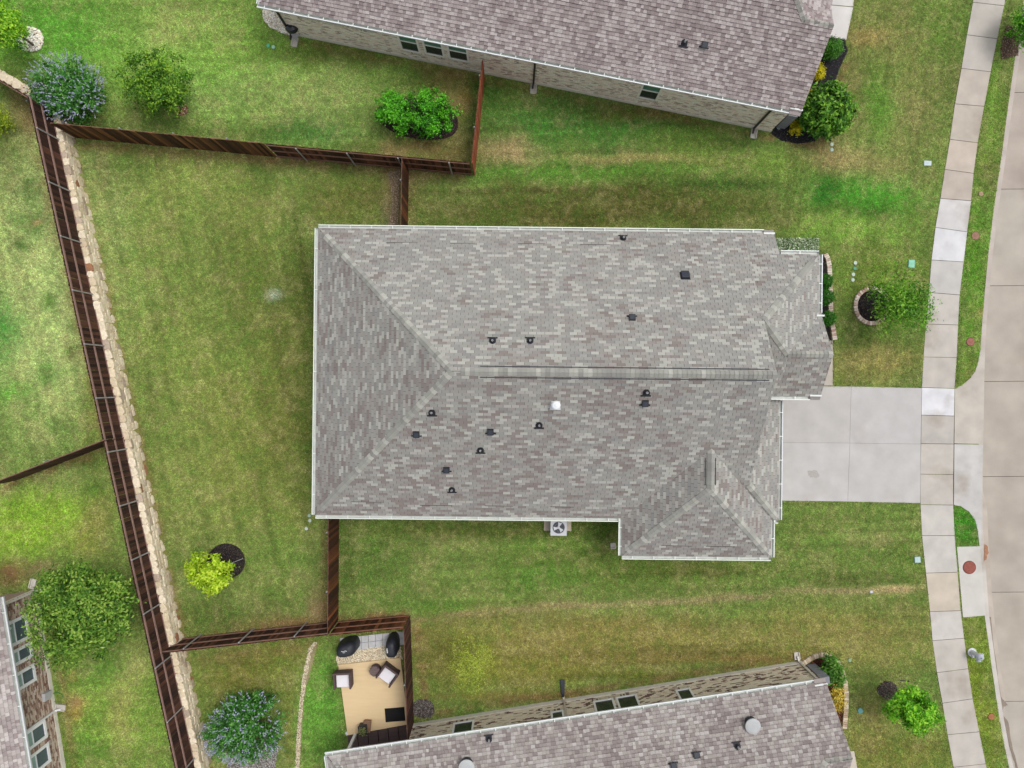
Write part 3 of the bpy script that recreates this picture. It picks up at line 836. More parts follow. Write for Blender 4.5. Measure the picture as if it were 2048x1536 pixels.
m_glass_s = mat('glass_slate', alb((92, 106, 116)), var=.15, scale=3, rough=.12, spec=.6)
class Wall:
    """vertical wall from base a to base b_ (world, z = ground); visible face on the side of n"""
    def __init__(s, a, b_, n, h, z0=0.0):
        s.a = Vector(a); s.b = Vector(b_); s.z0 = z0; s.h = h
        s.d = (s.b - s.a); s.L = s.d.length; s.d.normalize()
        q = Vector((-s.d.y, s.d.x, 0)); s.n = q if q.x * n[0] + q.y * n[1] > 0 else -q; s.holes = []
    def uz(s, px, py):
        p = ray_plane(px, py, s.a, s.n)
        return (p - s.a).dot(s.d), p.z - s.z0
    def at(s, u, z, o=0.0):
        p = s.a + s.d * u + s.n * o
        return Vector((p.x, p.y, s.z0 + z))
    def build(s, house, pal, seed, found=.22, th=.2, rowlocks=()):
        rg = random.Random(seed)
        mb = MB()
        q = [s.at(0, 0, -.012), s.at(s.L, 0, -.012), s.at(s.L, 0, -th), s.at(0, 0, -th)]
        mb.prism([p + Vector((0, 0, s.h)) for p in q], (0, 0, -s.h - .1))
        wall = mb.build('wall', m_core, house, keep=True)
        mb = MB(); q = [s.at(-.02, found, .02), s.at(s.L + .02, found, .02), s.at(s.L + .02, found, -.05), s.at(-.02, found, -.05)]
        mb.prism(q, (0, 0, -found - .1)); mb.build('foundation', m_found, wall, keep=True)
        bl, bh = .203, .0715
        mb = MB(); k = 0; z = found + .004
        while z + bh < s.h:
            u = -(bl / 2 if k % 2 else 0)
            while u < s.L:
                u0, u1 = max(0.0, u + .005), min(s.L, u + bl - .005)
                z0, z1 = z + .004, z + bh - .006
                u += bl
                if u1 - u0 < .03: continue
                if any(not (u1 < h[0] or u0 > h[1] or z1 < h[2] or z0 > h[3]) for h in s.holes):
                    segs = [(u0, u1)]
                    for h in s.holes:
                        if z1 < h[2] or z0 > h[3]: continue
                        ns = []
                        for e0, e1 in segs:
                            if e1 <= h[0] or e0 >= h[1]: ns.append((e0, e1)); continue
                            if e0 < h[0]: ns.append((e0, h[0]))
                            if e1 > h[1]: ns.append((h[1], e1))
                        segs = ns
                else: segs = [(u0, u1)]
                for e0, e1 in segs:
                    if e1 - e0 < .02: continue
                    c = pal(rg, (e0 + e1) / 2, z); of = rg.uniform(0, .004)
                    f = [s.at(e0, z0, of), s.at(e1, z0, of), s.at(e1, z1, of), s.at(e0, z1, of)]
                    mb.prism(f, s.n * -.016, c, bottom=False)
            z += bh; k += 1
        for (r0, r1, rz0, rz1) in rowlocks:     # upright sill bricks
            u = r0
            while u < r1 - .03:
                c = pal(rg, u * 3.1, rz0 * 7)
                f = [s.at(u + .004, rz0, .022), s.at(u + .062, rz0, .022), s.at(u + .062, rz1, .03), s.at(u + .004, rz1, .03)]
                mb.prism(f, s.n * -.05, tuple(v * .82 for v in c), bottom=False)
                u += .067
        o = mb.build('bricks', m_brick, wall, keep=True); o['kind'] = 'stuff'
        s.wall = wall
        return wall
    def window(s, house, u0, u1, z0, z1, frame, panes, split=True, fw=.055, muntin=True):
        """panes: (upper material, lower material)"""
        mb = MB()
        def bar(a, b_, c, d, t=.03):
            mb.prism([s.at(a, c, t), s.at(b_, c, t), s.at(b_, d, t), s.at(a, d, t)], s.n * -(t + .06))
        bar(u0, u1, z0, z0 + fw); bar(u0, u1, z1 - fw, z1); bar(u0, u0 + fw, z0 + fw, z1 - fw); bar(u1 - fw, u1, z0 + fw, z1 - fw)
        zm = (z0 + z1) / 2
        if split: bar(u0 + fw, u1 - fw, zm - .022, zm + .022, .024)
        win = bpy.data.objects.new('window', None)
        f = mb.build('window', m_frame, house, keep=True); f.color = (*alb(frame), 1)
        bpy.data.objects.remove(win)
        if split:
            for (c, d, m) in ((zm + .022, z1 - fw, panes[0]), (z0 + fw, zm - .022, panes[1])):
                q = MB(); q.prism([s.at(u0 + fw, c, -.006), s.at(u1 - fw, c, -.006), s.at(u1 - fw, d, -.006), s.at(u0 + fw, d, -.006)], s.n * -.004)
                q.build('pane', m, f, keep=True)
        else:
            q = MB(); q.prism([s.at(u0 + fw, z0 + fw, -.006), s.at(u1 - fw, z0 + fw, -.006), s.at(u1 - fw, z1 - fw, -.006), s.at(u0 + fw, z1 - fw, -.006)], s.n * -.004)
            q.build('pane', panes[0], f, keep=True)
        return f
    def downspout(s, house, u, z1, color, z0=.12, elbow=True, out=.05):
        mb = MB()
        c = s.at(u, 0, out)
        e = .04
        top = [s.at(u - e, z1, out - .03), s.at(u + e, z1, out - .03), s.at(u + e, z1, out + .03), s.at(u - e, z1, out + .03)]
        mb.prism(top, (0, 0, z0 - z1))
        if elbow:
            t = [s.at(u - e, z0 + .07, out), s.at(u + e, z0 + .07, out), s.at(u + e, z0, out + .22), s.at(u - e, z0, out + .22)]
            mb.prism(t, (0, 0, -.06))
        o = mb.build('downspout', m_frame, house, keep=True); o.color = (*alb(color), 1)
        return o

# ================================================================ MIDDLE HOUSE
def mix(a, b_, t): return tuple(x + (y - x) * t for x, y in zip(a, b_))
def pal_main(p, r, plane):
    t = float(fbm(np.array(p.x * .9 + p.y * .9 + 60), np.array(p.y * 2.2 - p.x * .5 + 40), 3))
    t2 = float(vnoise(np.array(p.x * .25 + 9), np.array(p.y * .25 + 3)))
    warm = t * .55 + t2 * .35 - .45 + (r.random() - .5) * .62
    if plane.h.y < -.5: warm -= .05                # fewer mauve tabs on the north slope
    if plane.h.x < -.5: warm -= .06
    q = r.random()
    if warm > .13: base = (141, 132, 127) if q < .6 else (151, 145, 140)
    elif warm > -.04: base = (157, 153, 147) if q < .7 else (171, 167, 161)
    else: base = (157, 156, 150) if q < .5 else ((180, 179, 171) if q < .78 else (148, 146, 143))
    j = r.uniform(-5, 5)
    return alb(tuple(v + j + 2 for v in base))

TH = math.radians(-0.62)
CT, SN = math.cos(TH), math.sin(TH)
def Lx(px, py, z):
    p = W(px, py, z); return (p.x * CT + p.y * SN, -p.x * SN + p.y * CT)
def R2(x, y): return (x * CT - y * SN, x * SN + y * CT)
EZ = 2.78
GW = .15
main = thing('house', 'large middle house with hipped grey and mauve shingle roof and white gutters', 'house', (0, 0, 0), TH)
def R3(x, y, z): a = R2(x, y); return Vector((a[0], a[1], z))
xW = Lx(626.5, 742, EZ)[0] + GW
yN = Lx(1088, 454, EZ)[1] - GW
yS = Lx(930, 1040, EZ)[1] + GW
yr = (yN + yS) / 2; hw = (yN - yS) / 2; xA = xW + hw; zr = EZ + PITCH * hw
xR = 9.54; xNE = Lx(1548, 462, EZ)[0]
xE = Lx(1565, 920, EZ)[0] - GW
xWW = Lx(1237, 1080, EZ)[0] + GW; xWE = Lx(1549, 1090, EZ)[0] - GW
yWS = Lx(1390, 1120, EZ)[1] + GW
xwr = (xWW + xWE) / 2; wh = (xWE - xWW) / 2; yv = yS + wh; yWA = yWS + wh; zw = EZ + PITCH * wh
zP = EZ + .66
yP = yN - .66 / PITCH
xP = Lx(1645, 560, zP)[0] - GW
t2_ = xP - xR; y2 = yP - t2_; z2 = zP + PITCH * t2_
yGS = y2 - t2_
yg = yGS + 1.66; zg = zP + PITCH * 1.66; xg = xP - 1.66; yGN = yg + 1.66
xK = xP + .12
def PL(x, y, z, ud, hd): return Plane(R3(x, y, z), R2(*ud), R2(*hd))
pN = PL(0, yN, EZ, (1, 0), (0, -1)); pS = PL(0, yS, EZ, (1, 0), (0, 1)); pW = PL(xW, 0, EZ, (0, 1), (1, 0)); pE = PL(xE, 0, EZ, (0, 1), (-1, 0))
pWW = PL(xWW, 0, EZ, (0, 1), (1, 0)); pWE = PL(xWE, 0, EZ, (0, 1), (-1, 0)); pWS = PL(0, yWS, EZ, (1, 0), (0, 1))
pPE = PL(xP, 0, zP, (0, 1), (-1, 0)); pGS = PL(0, yGS, zP, (1, 0), (0, 1)); pGN = PL(0, yGN, zP, (1, 0), (0, -1))
RF = Roof(main, 'tab', pal_main, 11)
def face(pl, pts): RF.face(pl, [R2(*q) for q in pts])
face(pN, [(xW, yN), (xA, yr), (xR, yr), (xR, yN)])
face(pN, [(xR, yN), (xR, yP), (xNE, yP), (xNE, yN)])
face(pN, [(xR, yP), (xR, y2), (xP, yP)])
face(pW, [(xW, yN), (xW, yS), (xA, yr)])
face(pS, [(xW, yS), (xWW, yS), (xwr, yv), (xwr, yr), (xA, yr)])
face(pS, [(xwr, yv), (xR, yS + xWE - xR), (xR, yr), (xwr, yr)])
face(pS, [(xR, yS + xWE - xR), (xWE, yS), (xE, yS), (xR, yS + xE - xR)])
face(pE, [(xE, yS), (xE, yGS - .04), (xR, yGS - .04), (xR, yS + xE - xR)])
face(pWW, [(xWW, yS), (xWW, yWS), (xwr, yWA), (xwr, yv)])
face(pWE, [(xWE, yWS), (xWE, yS), (xwr, yv), (xwr, yWA)])
face(pWS, [(xWW, yWS), (xWE, yWS), (xwr, yWA)])
face(pPE, [(xP, yP), (xR, y2), (xg, yg), (xP, yGN)])
face(pGS, [(xR, yGS), (xg, yGS), (xg, yg), (xR, y2)])
face(pGS, [(xg, yGS), (xK, yGS), (xK, yg), (xg, yg)])
face(pGN, [(xg, yg), (xK, yg), (xK, yGN), (xP, yGN)])
CL = RF.cap_line
CL(R3(xA + .3, yr, zr), R3(xR, yr, zr), pN.n, pS.n, wd=.17)
CL(R3(xW + .25, yN - .25, EZ + .25 * PITCH), R3(xA, yr, zr), pN.n, pW.n)
CL(R3(xW + .25, yS + .25, EZ + .25 * PITCH), R3(xA, yr, zr), pS.n, pW.n)
CL(R3(xwr, yWA, zw), R3(xwr, yv, zw), pWW.n, pWE.n, wd=.17)
CL(R3(xWW + .2, yWS + .2, EZ + .2 * PITCH), R3(xwr, yWA, zw), pWW.n, pWS.n)
CL(R3(xWE - .2, yWS + .2, EZ + .2 * PITCH), R3(xwr, yWA, zw), pWE.n, pWS.n)
CL(R3(xE - .1, yS + .1, EZ + .1 * PITCH), R3(xR, yS + xE - xR, EZ + PITCH * (xE - xR)), pE.n, pS.n)
CL(R3(xP - .3, yP - .3, zP + .3 * PITCH), R3(xR, y2, z2), pN.n, pPE.n)
CL(R3(xg, yg, zg), R3(xR, y2, z2), pPE.n, pGS.n)
CL(R3(xg, yg, zg), R3(xK, yg, zg), pGN.n, pGS.n)
RF.finish()
# dark edges of the ridge vent, gables under the rakes, fascia
m_dark = mat('dark_metal_edge', alb((74, 76, 84)), var=.1)
for sgn, pl in ((1, pN), (-1, pS)):
    mb = MB(); off = .185
    a = R3(xA + 1.0, yr + sgn * off, zr - off * PITCH) + pl.n * .03; b_ = R3(xR - .25, yr + sgn * off, zr - off * PITCH) + pl.n * .03
    mb.tube(a, b_, .018, .018, 5); mb.build('ridge_vent_edge', m_dark, RF.root, keep=True)
for sgn, pl in ((-1, pWW), (1, pWE)):
    mb = MB(); off = .18
    a = R3(xwr + sgn * off, yWA + .15, zw - off * PITCH) + pl.n * .03; b_ = R3(xwr + sgn * off, yv - .35, zw - off * PITCH) + pl.n * .03
    mb.tube(a, b_, .018, .014, 5); mb.build('ridge_vent_edge', m_dark, RF.root, keep=True)
seams(RF, pS, [(703, 1003, 768, 1004), (840, 1010, 905, 1011), (970, 1011, 1026, 1012), (1100, 1013, 1148, 1014)])
seams(RF, pWS, [(1322, 1090, 1384, 1092), (1412, 1092, 1470, 1093)])
seams(RF, pN, [(772, 486, 835, 485), (900, 487, 950, 487), (1036, 488, 1090, 488), (1160, 489, 1220, 490)])
# walls
m_mbrick = mat('house_brick', alb((176, 160, 146)), var=.25, scale=18, bump=.3, bscale=60)
mb = MB(); ov = .32
loop = [(xW + ov, yN - ov), (xW + ov, yS + ov), (xWW + ov, yS + ov), (xWW + ov, yWS + ov), (xWE - ov, yWS + ov), (xWE - ov, yS + ov), (xE - ov, yS + ov), (xE - ov, yGS + ov),
        (xP - ov, yGS + ov), (xP - ov, yP - ov), (xNE - ov, yP - ov), (xNE - ov, yN - ov)]
mb.prism([R3(x, y, EZ - .05) for x, y in loop], (0, 0, -EZ))
mb.build('wall', m_mbrick, main, keep=True)
mb = MB()
def gable(pts): mb.prism(pts, R3(-.1, 0, 0) - R3(0, 0, 0))
gable([R3(xR - .05, yr, zr - .05), R3(xR - .05, yS + xE - xR, EZ + PITCH * (xE - xR) - .08), R3(xR - .05, yS + xE - xR, EZ - .1), R3(xR - .05, y2 - .1, EZ - .1), R3(xR - .05, y2 - .1, z2 - .1)])
gable([R3(xK - .3, yg, zg - .05), R3(xK - .3, yGS + .05, zP - .02), R3(xK - .3, yGS + .3, EZ - .1), R3(xK - .3, yGN - .3, EZ - .1), R3(xK - .3, yGN - .05, zP - .02)])
mb.build('gable', m_mbrick, main, keep=True)
m_door = mat('garage_door_paint', alb((206, 200, 190)), var=.05)
mb = MB()
for k in range(4):
    mb.box(R3(xE - ov + .03, (yS + yGS) / 2, .3 + .55 * k), (.06, 4.7, .52), TH)
mb.build('garage_door', m_door, main, keep=True)
# gutters
gutter(main, R3(xW, yN, EZ), R3(xNE - .42, yN, EZ), R2(0, 1))
gutter(main, R3(xW, yS, EZ), R3(xW, yN, EZ), R2(-1, 0), strap=1.6)
gutter(main, R3(xW, yS, EZ), R3(xWW - .12, yS, EZ), R2(0, -1))
gutter(main, R3(xWW, yWS, EZ), R3(xWW, yS - .0, EZ), R2(-1, 0), strap=.6)
gutter(main, R3(xWW, yWS, EZ), R3(xWE, yWS, EZ), R2(0, -1))
gutter(main, R3(xWE, yWS, EZ), R3(xWE, yS, EZ), R2(1, 0))
gutter(main, R3(xWE + .13, yS, EZ), R3(xE, yS, EZ), R2(0, -1), hang=False)
gutter(main, R3(xE, yS, EZ), R3(xE, yGS - .2, EZ), R2(1, 0), color=(228, 232, 236), strap=.9)
gutter(main, R3(xR + .15, yGS, zP), R3(xK - .42, yGS, zP), R2(0, -1), color=(236, 238, 240))
gutter(main, R3(xP, yGN + .08, zP), R3(xP, yP, zP), R2(1, 0), color=(236, 238, 242), strap=.7)
gutter(main, R3(xNE + .05, yP, zP), R3(xP, yP, zP), R2(0, 1), color=(232, 236, 236))
# eave returns: little shingled shelf and white fascia
m_fascia = mat('fascia_white', alb((228, 232, 230)), var=.05, rough=.5)
def ret(pts, fas):
    mb = MB(); mb.prism([R3(*p) for p in pts], (0, 0, -.06)); o = mb.build('eave_return', m_sh_o, main, keep=True); o.color = (*alb((158, 152, 148)), 1)
    mb = MB(); a, b_ = R3(*fas[0]), R3(*fas[1]); d = (b_ - a).normalized(); s_ = Vector((-d.y, d.x, 0)) * .035
    mb.prism([a - s_, b_ - s_, b_ + s_, a + s_], (0, 0, -.12)); mb.build('fascia', m_fascia, o, keep=True)
ret([(xNE - .42, yN - .02, EZ + .02), (xNE, yN - .02, EZ + .02), (xNE, yN + .13, EZ - .05), (xNE - .42, yN + .13, EZ - .05)], [(xNE - .45, yN - .02, EZ + .06), (xNE + .02, yN - .02, EZ + .06)])
ret([(xK - .42, yGS - .15, zP - .06), (xK, yGS - .15, zP - .06), (xK, yGS + .0, zP + .02), (xK - .42, yGS + .0, zP + .02)], [(xK - .45, yGS + .03, zP + .07), (xK + .02, yGS + .03, zP + .07)])
ret([(xP - .02, yGN - .02, zP + .02), (xP + .18, yGN - .02, zP - .05), (xP + .14, yGN + .2, zP - .05), (xP - .02, yGN + .2, zP + .02)], [(xP - .1, yGN - .04, zP + .07), (xP + .22, yGN - .04, zP + .07)])
for q in ((985, 681), (1060, 681), (1246, 476)): boot(main, pN, *q)
for q in ((1292, 786), (1078, 851), (864, 826), (961, 901), (904, 980)): boot(main, pS, *q)
for q in ((1290, 805), (981, 862), (833, 867), (893, 938)): box_vent(main, pS, *q)
box_vent(main, pN, 1264, 637); box_vent(main, pN, 1370, 552, big=True)
white_cap(main, pS, 1111, 810)

# ================================================================ NEIGHBOUR HOUSES
def pal_nb(tone):
    def f(p, r, plane):
        t = float(fbm(np.array(p.x * .7 + 11), np.array(p.y * .7 + 30), 2)) - .5
        q = r.random() + t * .5
        c = (188, 184, 180) if q > .80 else ((174, 168, 164) if q > .48 else ((160, 153, 150) if q > .2 else (146, 138, 136)))
        j = r.uniform(-6, 6)
        return alb(tuple(v + j + d for v, d in zip(c, tone)))
    return f

def neighbour(house, gl_px, gr_px, mirror, ridge_w, ridge_len, tone, seed, cut_px=None, depth=11.6, gcol=(228, 230, 232)):
    """gl, gr: outer gutter corner pixels left and right; mirror=-1: slope rises towards the picture's bottom"""
    A = W(*gl_px, EZ); B = W(*gr_px, EZ)
    d = (B - A); d.z = 0; d.normalize()
    wv = Vector((-d.y, d.x, 0)) * mirror          # away from the picture's centre
    A = A + wv * GW; B = B + wv * GW
    u1 = (B - A).dot(d)
    half = depth / 2
    def G(u, w_): q = A + d * u + wv * w_; return (q.x, q.y)
    R_ = Roof(house, 'arch', pal_nb(tone), seed)
    pF = Plane((A.x, A.y, EZ), d, wv)
    pWt = Plane((A.x, A.y, EZ), wv, d)
    zgn = EZ + PITCH * ridge_w
    xr_ = u1 - ridge_len
    pEt = Plane((*G(xr_, ridge_w), zgn), wv, -d)
    pBk = Plane((*G(u1, ridge_w), zgn), d, -wv)
    R_.face(pF, [G(0, 0), G(u1, 0), G(u1, ridge_w), G(ridge_w, ridge_w)])
    R_.face(pF, [G(ridge_w, ridge_w), G(xr_, ridge_w), G(xr_ - (half - ridge_w), half), G(half, half)])
    R_.face(pWt, [G(0, 0), G(half, half), G(0, depth)])
    R_.face(pEt, [G(xr_, ridge_w), G(u1, ridge_w + ridge_len), G(u1, depth - ridge_w), G(xr_ - (half - ridge_w), half)])
    # gable back slope
    R_.face(Plane((*G(u1, ridge_w), zgn), d, -wv, PITCH), [G(xr_, ridge_w), G(u1, ridge_w), G(u1, ridge_w + ridge_len)])
    pB2 = Plane((*G(0, depth), EZ), d, -wv)
    R_.face(pB2, [G(0, depth), G(half, half), G(xr_ - (half - ridge_w), half), G(u1, depth)])
    def P3(u, w_, z): q = G(u, w_); return Vector((q[0], q[1], z))
    R_.cap_line(P3(xr_, ridge_w, zgn), P3(u1, ridge_w, zgn), pF.n, pBk.n)
    R_.cap_line(P3(xr_, ridge_w, zgn), P3(xr_ - (half - ridge_w), half, EZ + PITCH * half), pF.n, pEt.n)
    R_.cap_line(P3(.2, .2, EZ + .13), P3(half, half, EZ + PITCH * half), pF.n, pWt.n)
    R_.finish()
    gutter(house, P3(-.1, 0, EZ), P3(u1 - .5, 0, EZ), -wv, color=gcol, strap=.62)
    gutter(house, P3(0, 0, EZ), P3(0, depth, EZ), -d, color=gcol, hang=False)
    mb = MB(); mb.prism([P3(u1 - .48, -.16, EZ - .05), P3(u1 + .0, -.16, EZ - .05), P3(u1 + .0, .02, EZ + .02), P3(u1 - .48, .02, EZ + .02)], (0, 0, -.06))
    o = mb.build('eave_return', m_sh_o, house, keep=True); o.color = (*alb((166, 156, 152)), 1)
    mb = MB(); mb.prism([P3(u1 - .5, .02, EZ + .07), P3(u1 + .03, .02, EZ + .07), P3(u1 + .03, .09, EZ + .07), P3(u1 - .5, .09, EZ + .07)], (0, 0, -.12)); mb.build('fascia', m_fascia, o, keep=True)
    return dict(A=A, d=d, wv=wv, u1=u1, pF=pF, R=R_, P3=P3, depth=depth)

def pal_north(r, u, z):
    q = r.random(); c = (194, 181, 168) if q > .45 else ((176, 162, 150) if q > .15 else (142, 128, 120)); j = r.uniform(-6, 6)
    return tuple(min(.80, v * 2.0) for v in alb(tuple(v + j for v in c)))
def pal_south(r, u, z):
    n = float(fbm(np.array(u * 1.6 + 5), np.array(z * 7 + 9), 2)); q = r.random() + (n - .5) * 1.2
    c = (214, 200, 180) if q > .34 else ((188, 172, 154) if q > .2 else (108, 84, 76)); j = r.uniform(-6, 6)
    return tuple(min(.74, v * 1.4) for v in alb(tuple(v + j for v in c)))
def pal_west(r, u, z):
    q = r.random(); c = (206, 186, 168) if q > .6 else ((168, 140, 124) if q > .3 else ((136, 106, 94) if q > .12 else (210, 196, 182))); j = r.uniform(-7, 7)
    return alb(tuple(v + j for v in c))

VENT_LIFT[0] = .028
# ---- upper house
hn = thing('house', 'upper house with pinkish grey roof, pale grey brick side wall and green glass windows', 'house', W(1060, 120, 0))
I = neighbour(hn, (518, 15), (1601, 231), 1, 2.72, 1.15, (2, -3, -2), 21, gcol=(236, 238, 242))
nw = Wall(W(582, 68.5, 0), W(1540, 263.5, 0), -I['wv'], EZ - .06)
wins = []
for (a, b_) in (((797, 74), (836, 104)), ((846, 84), (884, 112)), ((895, 93), (933, 122))):
    ul, zt = nw.uz(*a)
    ur, zb = nw.uz(*b_)
    ul2, _ = nw.uz(a[0] + 7, b_[1] - 6)
    wins.append((min(ul, ul2) - .04, ur + .14, zb - .08, min(EZ - .2, 2.5)))
ul, _ = nw.uz(1274, 197); ur, zb = nw.uz(1311, 197)
u_a, zb1 = nw.uz(1274, 192); wins.append((u_a, ur + .1, nw.uz(1290, 196)[1] - .06, 2.5))
hi = []
for c in (610, 666, 718):
    ua, za = nw.uz(c - 9, 34 + (c - 610) * .22); hi.append((ua - .1, ua + .75, 1.95, 2.5))
nw.holes = wins + hi
rows = [(w_[0] - .03, w_[1] + .03, w_[2] - .15, w_[2]) for w_ in wins + hi]
for w_ in rows: nw.holes.append((w_[0], w_[1], w_[2], w_[3]))
nw.build(hn, pal_north, 5, rowlocks=rows)
for i, w_ in enumerate(wins): nw.window(hn, *w_, (250, 246, 236), (m_glass_g, m_glass_d), fw=.09)
for w_ in hi: nw.window(hn, *w_, (200, 198, 186), (m_glass_d,), split=False)
nw.downspout(hn, nw.uz(1067, 170)[0], EZ - .08, (52, 46, 42))
nw.downspout(hn, nw.uz(1507, 256)[0], EZ - .08, (52, 46, 42))
nw.downspout(hn, .06, EZ - .08, (44, 40, 38), out=.06)
wl = nw.L
# remaining walls
def back_walls(house, wl_, wv, depth, h, m):
    mb = MB(); th = .2
    a, b_ = wl_.at(0, 0, -.21), wl_.at(wl_.L, 0, -.21)
    c, e = a + wv * (depth - 1.4), b_ + wv * (depth - 1.4)
    mb.prism([Vector((p.x, p.y, wl_.z0 + h)) for p in (a, b_, e, c)], (0, 0, -h - .05))
    mb.build('wall', m, house, keep=True)
m_nbrick = mat('pale_brick', alb((176, 170, 156)), var=.2, scale=14, bump=.3, bscale=60)
back_walls(hn, nw, I['wv'], I['depth'], EZ - .08, m_nbrick)
# grey clad porch pier at the front corner
m_clad = mat('grey_cladding', alb((136, 138, 146)), var=.12, scale=6, rough=.8)
def pier(house, I_, wl_, off):
    mb = MB(); d, wv = I_['d'], I_['wv']
    c = wl_.at(wl_.L, 0, 0) + d * (.42) + wv * off
    for k in range(5):
        q = [c + d * x + wv * y for x, y in ((-.2, -.12 - .01 * (k % 2)), (.2, -.12 - .01 * (k % 2)), (.2, .2), (-.2, .2))]
        mb.prism([Vector((p.x, p.y, .3 * (k + 1) - .012)) for p in q], (0, 0, -.285))
    mb.build('wing_wall', m_clad, house, keep=True)
pier(hn, I, nw, .35)
boot(hn, I['pF'], 1368, 87); box_vent(hn, I['pF'], 1409, 89)
seams(I['R'], I['pF'], [(1105, 55, 1165, 66), (1290, 90, 1352, 101), (922, 17, 970, 27), (1480, 127, 1535, 137)])

# ---- lower house
hs = thing('house', 'lower house with brownish grey roof, cream and brown brick wall and round roof vents', 'house', W(1150, 1440, 0))
J = neighbour(hs, (654, 1505), (1651, 1357), -1, 2.35, 1.05, (-4, -6, -7), 31, gcol=(240, 243, 246))
sw_ = Wall(W(824, 1448, 0), W(1601, 1322, 0), -J['wv'], EZ - .06)
sw_wins = []
for (tl, br) in (((907, 1447), (949, 1440)), ((1186, 1404), (1226, 1396)), ((1231, 1396), (1272, 1388)), ((1350, 1381), (1380, 1376)), ((1101, 1425), (1127, 1420))):
    ul, z1 = sw_.uz(tl[0], tl[1]); ur, z2_ = sw_.uz(br[0], br[1])
    zb = (z1 + z2_) / 2
    sw_wins.append((ul, ur, zb, min(2.55, zb + 1.2)))
sw_.holes = list(sw_wins)
rows = [(w_[0] - .03, w_[1] + .03, w_[2] - .2, w_[2]) for w_ in sw_wins]
sw_.holes += rows
def pal_row(r, u, z):
    return pal_south(r, u, z) if z < 20 else None
sw_.build(hs, pal_south, 6, rowlocks=rows, found=.3)
for w_ in sw_wins: sw_.window(hs, *w_, (255, 255, 254), (m_glass_d, m_glass_d), split=False, fw=.085)
sw_.downspout(hs, sw_.uz(1126, 1388)[0], EZ - .08, (206, 196, 180))
sw_.downspout(hs, sw_.uz(1597, 1324)[0], EZ - .08, (212, 206, 196))
m_sbrick = mat('cream_brick', alb((190, 176, 154)), var=.25, scale=14, bump=.3, bscale=60)
back_walls(hs, sw_, J['wv'], J['depth'], EZ - .08, m_sbrick)
pier(hs, J, sw_, .3)
boot(hs, J['pF'], 978, 1477); boot(hs, J['pF'], 1474, 1491); box_vent(hs, J['pF'], 1393, 1511); box_vent(hs, J['pF'], 1347, 1532)
dome_vent(hs, J['pF'], 1502, 1447, .32); dome_vent(hs, J['pF'], 934, 1529, .33)
# porch post at the open patio corner
mb = MB()
pp = W(712, 1466, 0)
mb.prism([Vector((pp.x + x, pp.y + y, EZ - .1)) for x, y in ((-.06, -.06), (.06, -.06), (.06, .06), (-.06, .06))], (0, 0, -EZ + .1))
mb.build('porch_post', m_white, hs, keep=True)

# ---- left house (on the raised lots)
hw_ = thing('house', 'house at the left edge with brown brick wall and white framed windows', 'house', W(60, 1350, WEST_Z))
A = W(6, 1194, WEST_Z + EZ); B = W(64, 1545, WEST_Z + EZ)
d = (B - A); d.z = 0; d.normalize(); B = B + d * 3
nrm = Vector((-d.y, d.x, 0))
if nrm.x < 0: nrm = -nrm
A2 = A - nrm * GW; B2 = B - nrm * GW
RW = Roof(hw_, 'arch', pal_nb((8, 4, 4)), 41)
pF = Plane((A2.x, A2.y, WEST_Z + EZ), d, -nrm)
def G2(u, w_): q = A2 + d * u - nrm * w_; return (q.x, q.y)
LW = (B2 - A2).length
RW.face(pF, [G2(0, 0), G2(LW, 0), G2(LW, 4), G2(4, 4)])
pNn = Plane((A2.x, A2.y, WEST_Z + EZ), nrm, d)
RW.face(pNn, [G2(0, 0), G2(4, 4), G2(0, 8)])
RW.finish(120)
gutter(hw_, A2, B2, nrm, color=(226, 228, 234), strap=1.2)
ww = Wall(W(74, 1178, WEST_Z), W(140, 1592, WEST_Z), nrm, EZ - .06, z0=WEST_Z)
ww_w = []
for (t, b_) in (((62, 1252), (66, 1300)), ((66, 1312), (72, 1345)), ((70, 1362), (76, 1390)), ((90, 1475), (95, 1502)), ((97, 1522), (103, 1548))):
    pass
for (y0, y1) in ((1254, 1290), (1309, 1350), (1359, 1396)):
    pass
def ww_win(tr, br):
    ua, za = ww.uz(*tr); ub, zb = ww.uz(*br)
    return (min(ua, ub), max(ua, ub), min(za, zb), 2.5)
for tr, br in (((60, 1283), (66, 1313)), ((66, 1327), (73, 1360)), ((89, 1437), (92, 1476)), ((96, 1484), (100, 1524))):
    ww_w.append(ww_win(tr, br))
ww_w.insert(0, (ww_w[0][0] - 1.2, ww_w[0][0] - .15, ww_w[0][2], 2.5))
ww.holes = list(ww_w)
rows = [(w_[0] - .03, w_[1] + .03, w_[2] - .15, w_[2]) for w_ in ww_w]
ww.holes += rows
ww.build(hw_, pal_west, 8, rowlocks=rows, found=.22)
for w_ in ww_w: ww.window(hw_, *w_, (252, 252, 254), (m_glass_b, m_glass_s), fw=.13)
m_wbrick = mat('brown_brick', alb((170, 146, 132)), var=.25, scale=14, bump=.3, bscale=60)
mb = MB(); a_ = ww.at(0, 0, -.02) - d * 0.0; b2 = ww.at(ww.L, 0, -.21); c2 = a_ - nrm * 7; e2 = b2 - nrm * 7
mb.prism([Vector((p.x, p.y, WEST_Z + EZ - .08)) for p in (ww.at(0.02, 0, -.205), b2, e2, c2)], (0, 0, -EZ)); mb.build('wall', m_wbrick, hw_, keep=True)
ww.downspout(hw_, .05, EZ - .1, (226, 220, 210))
ww.downspout(hw_, ww.uz(113, 1418)[0], EZ - .1, (232, 232, 232))
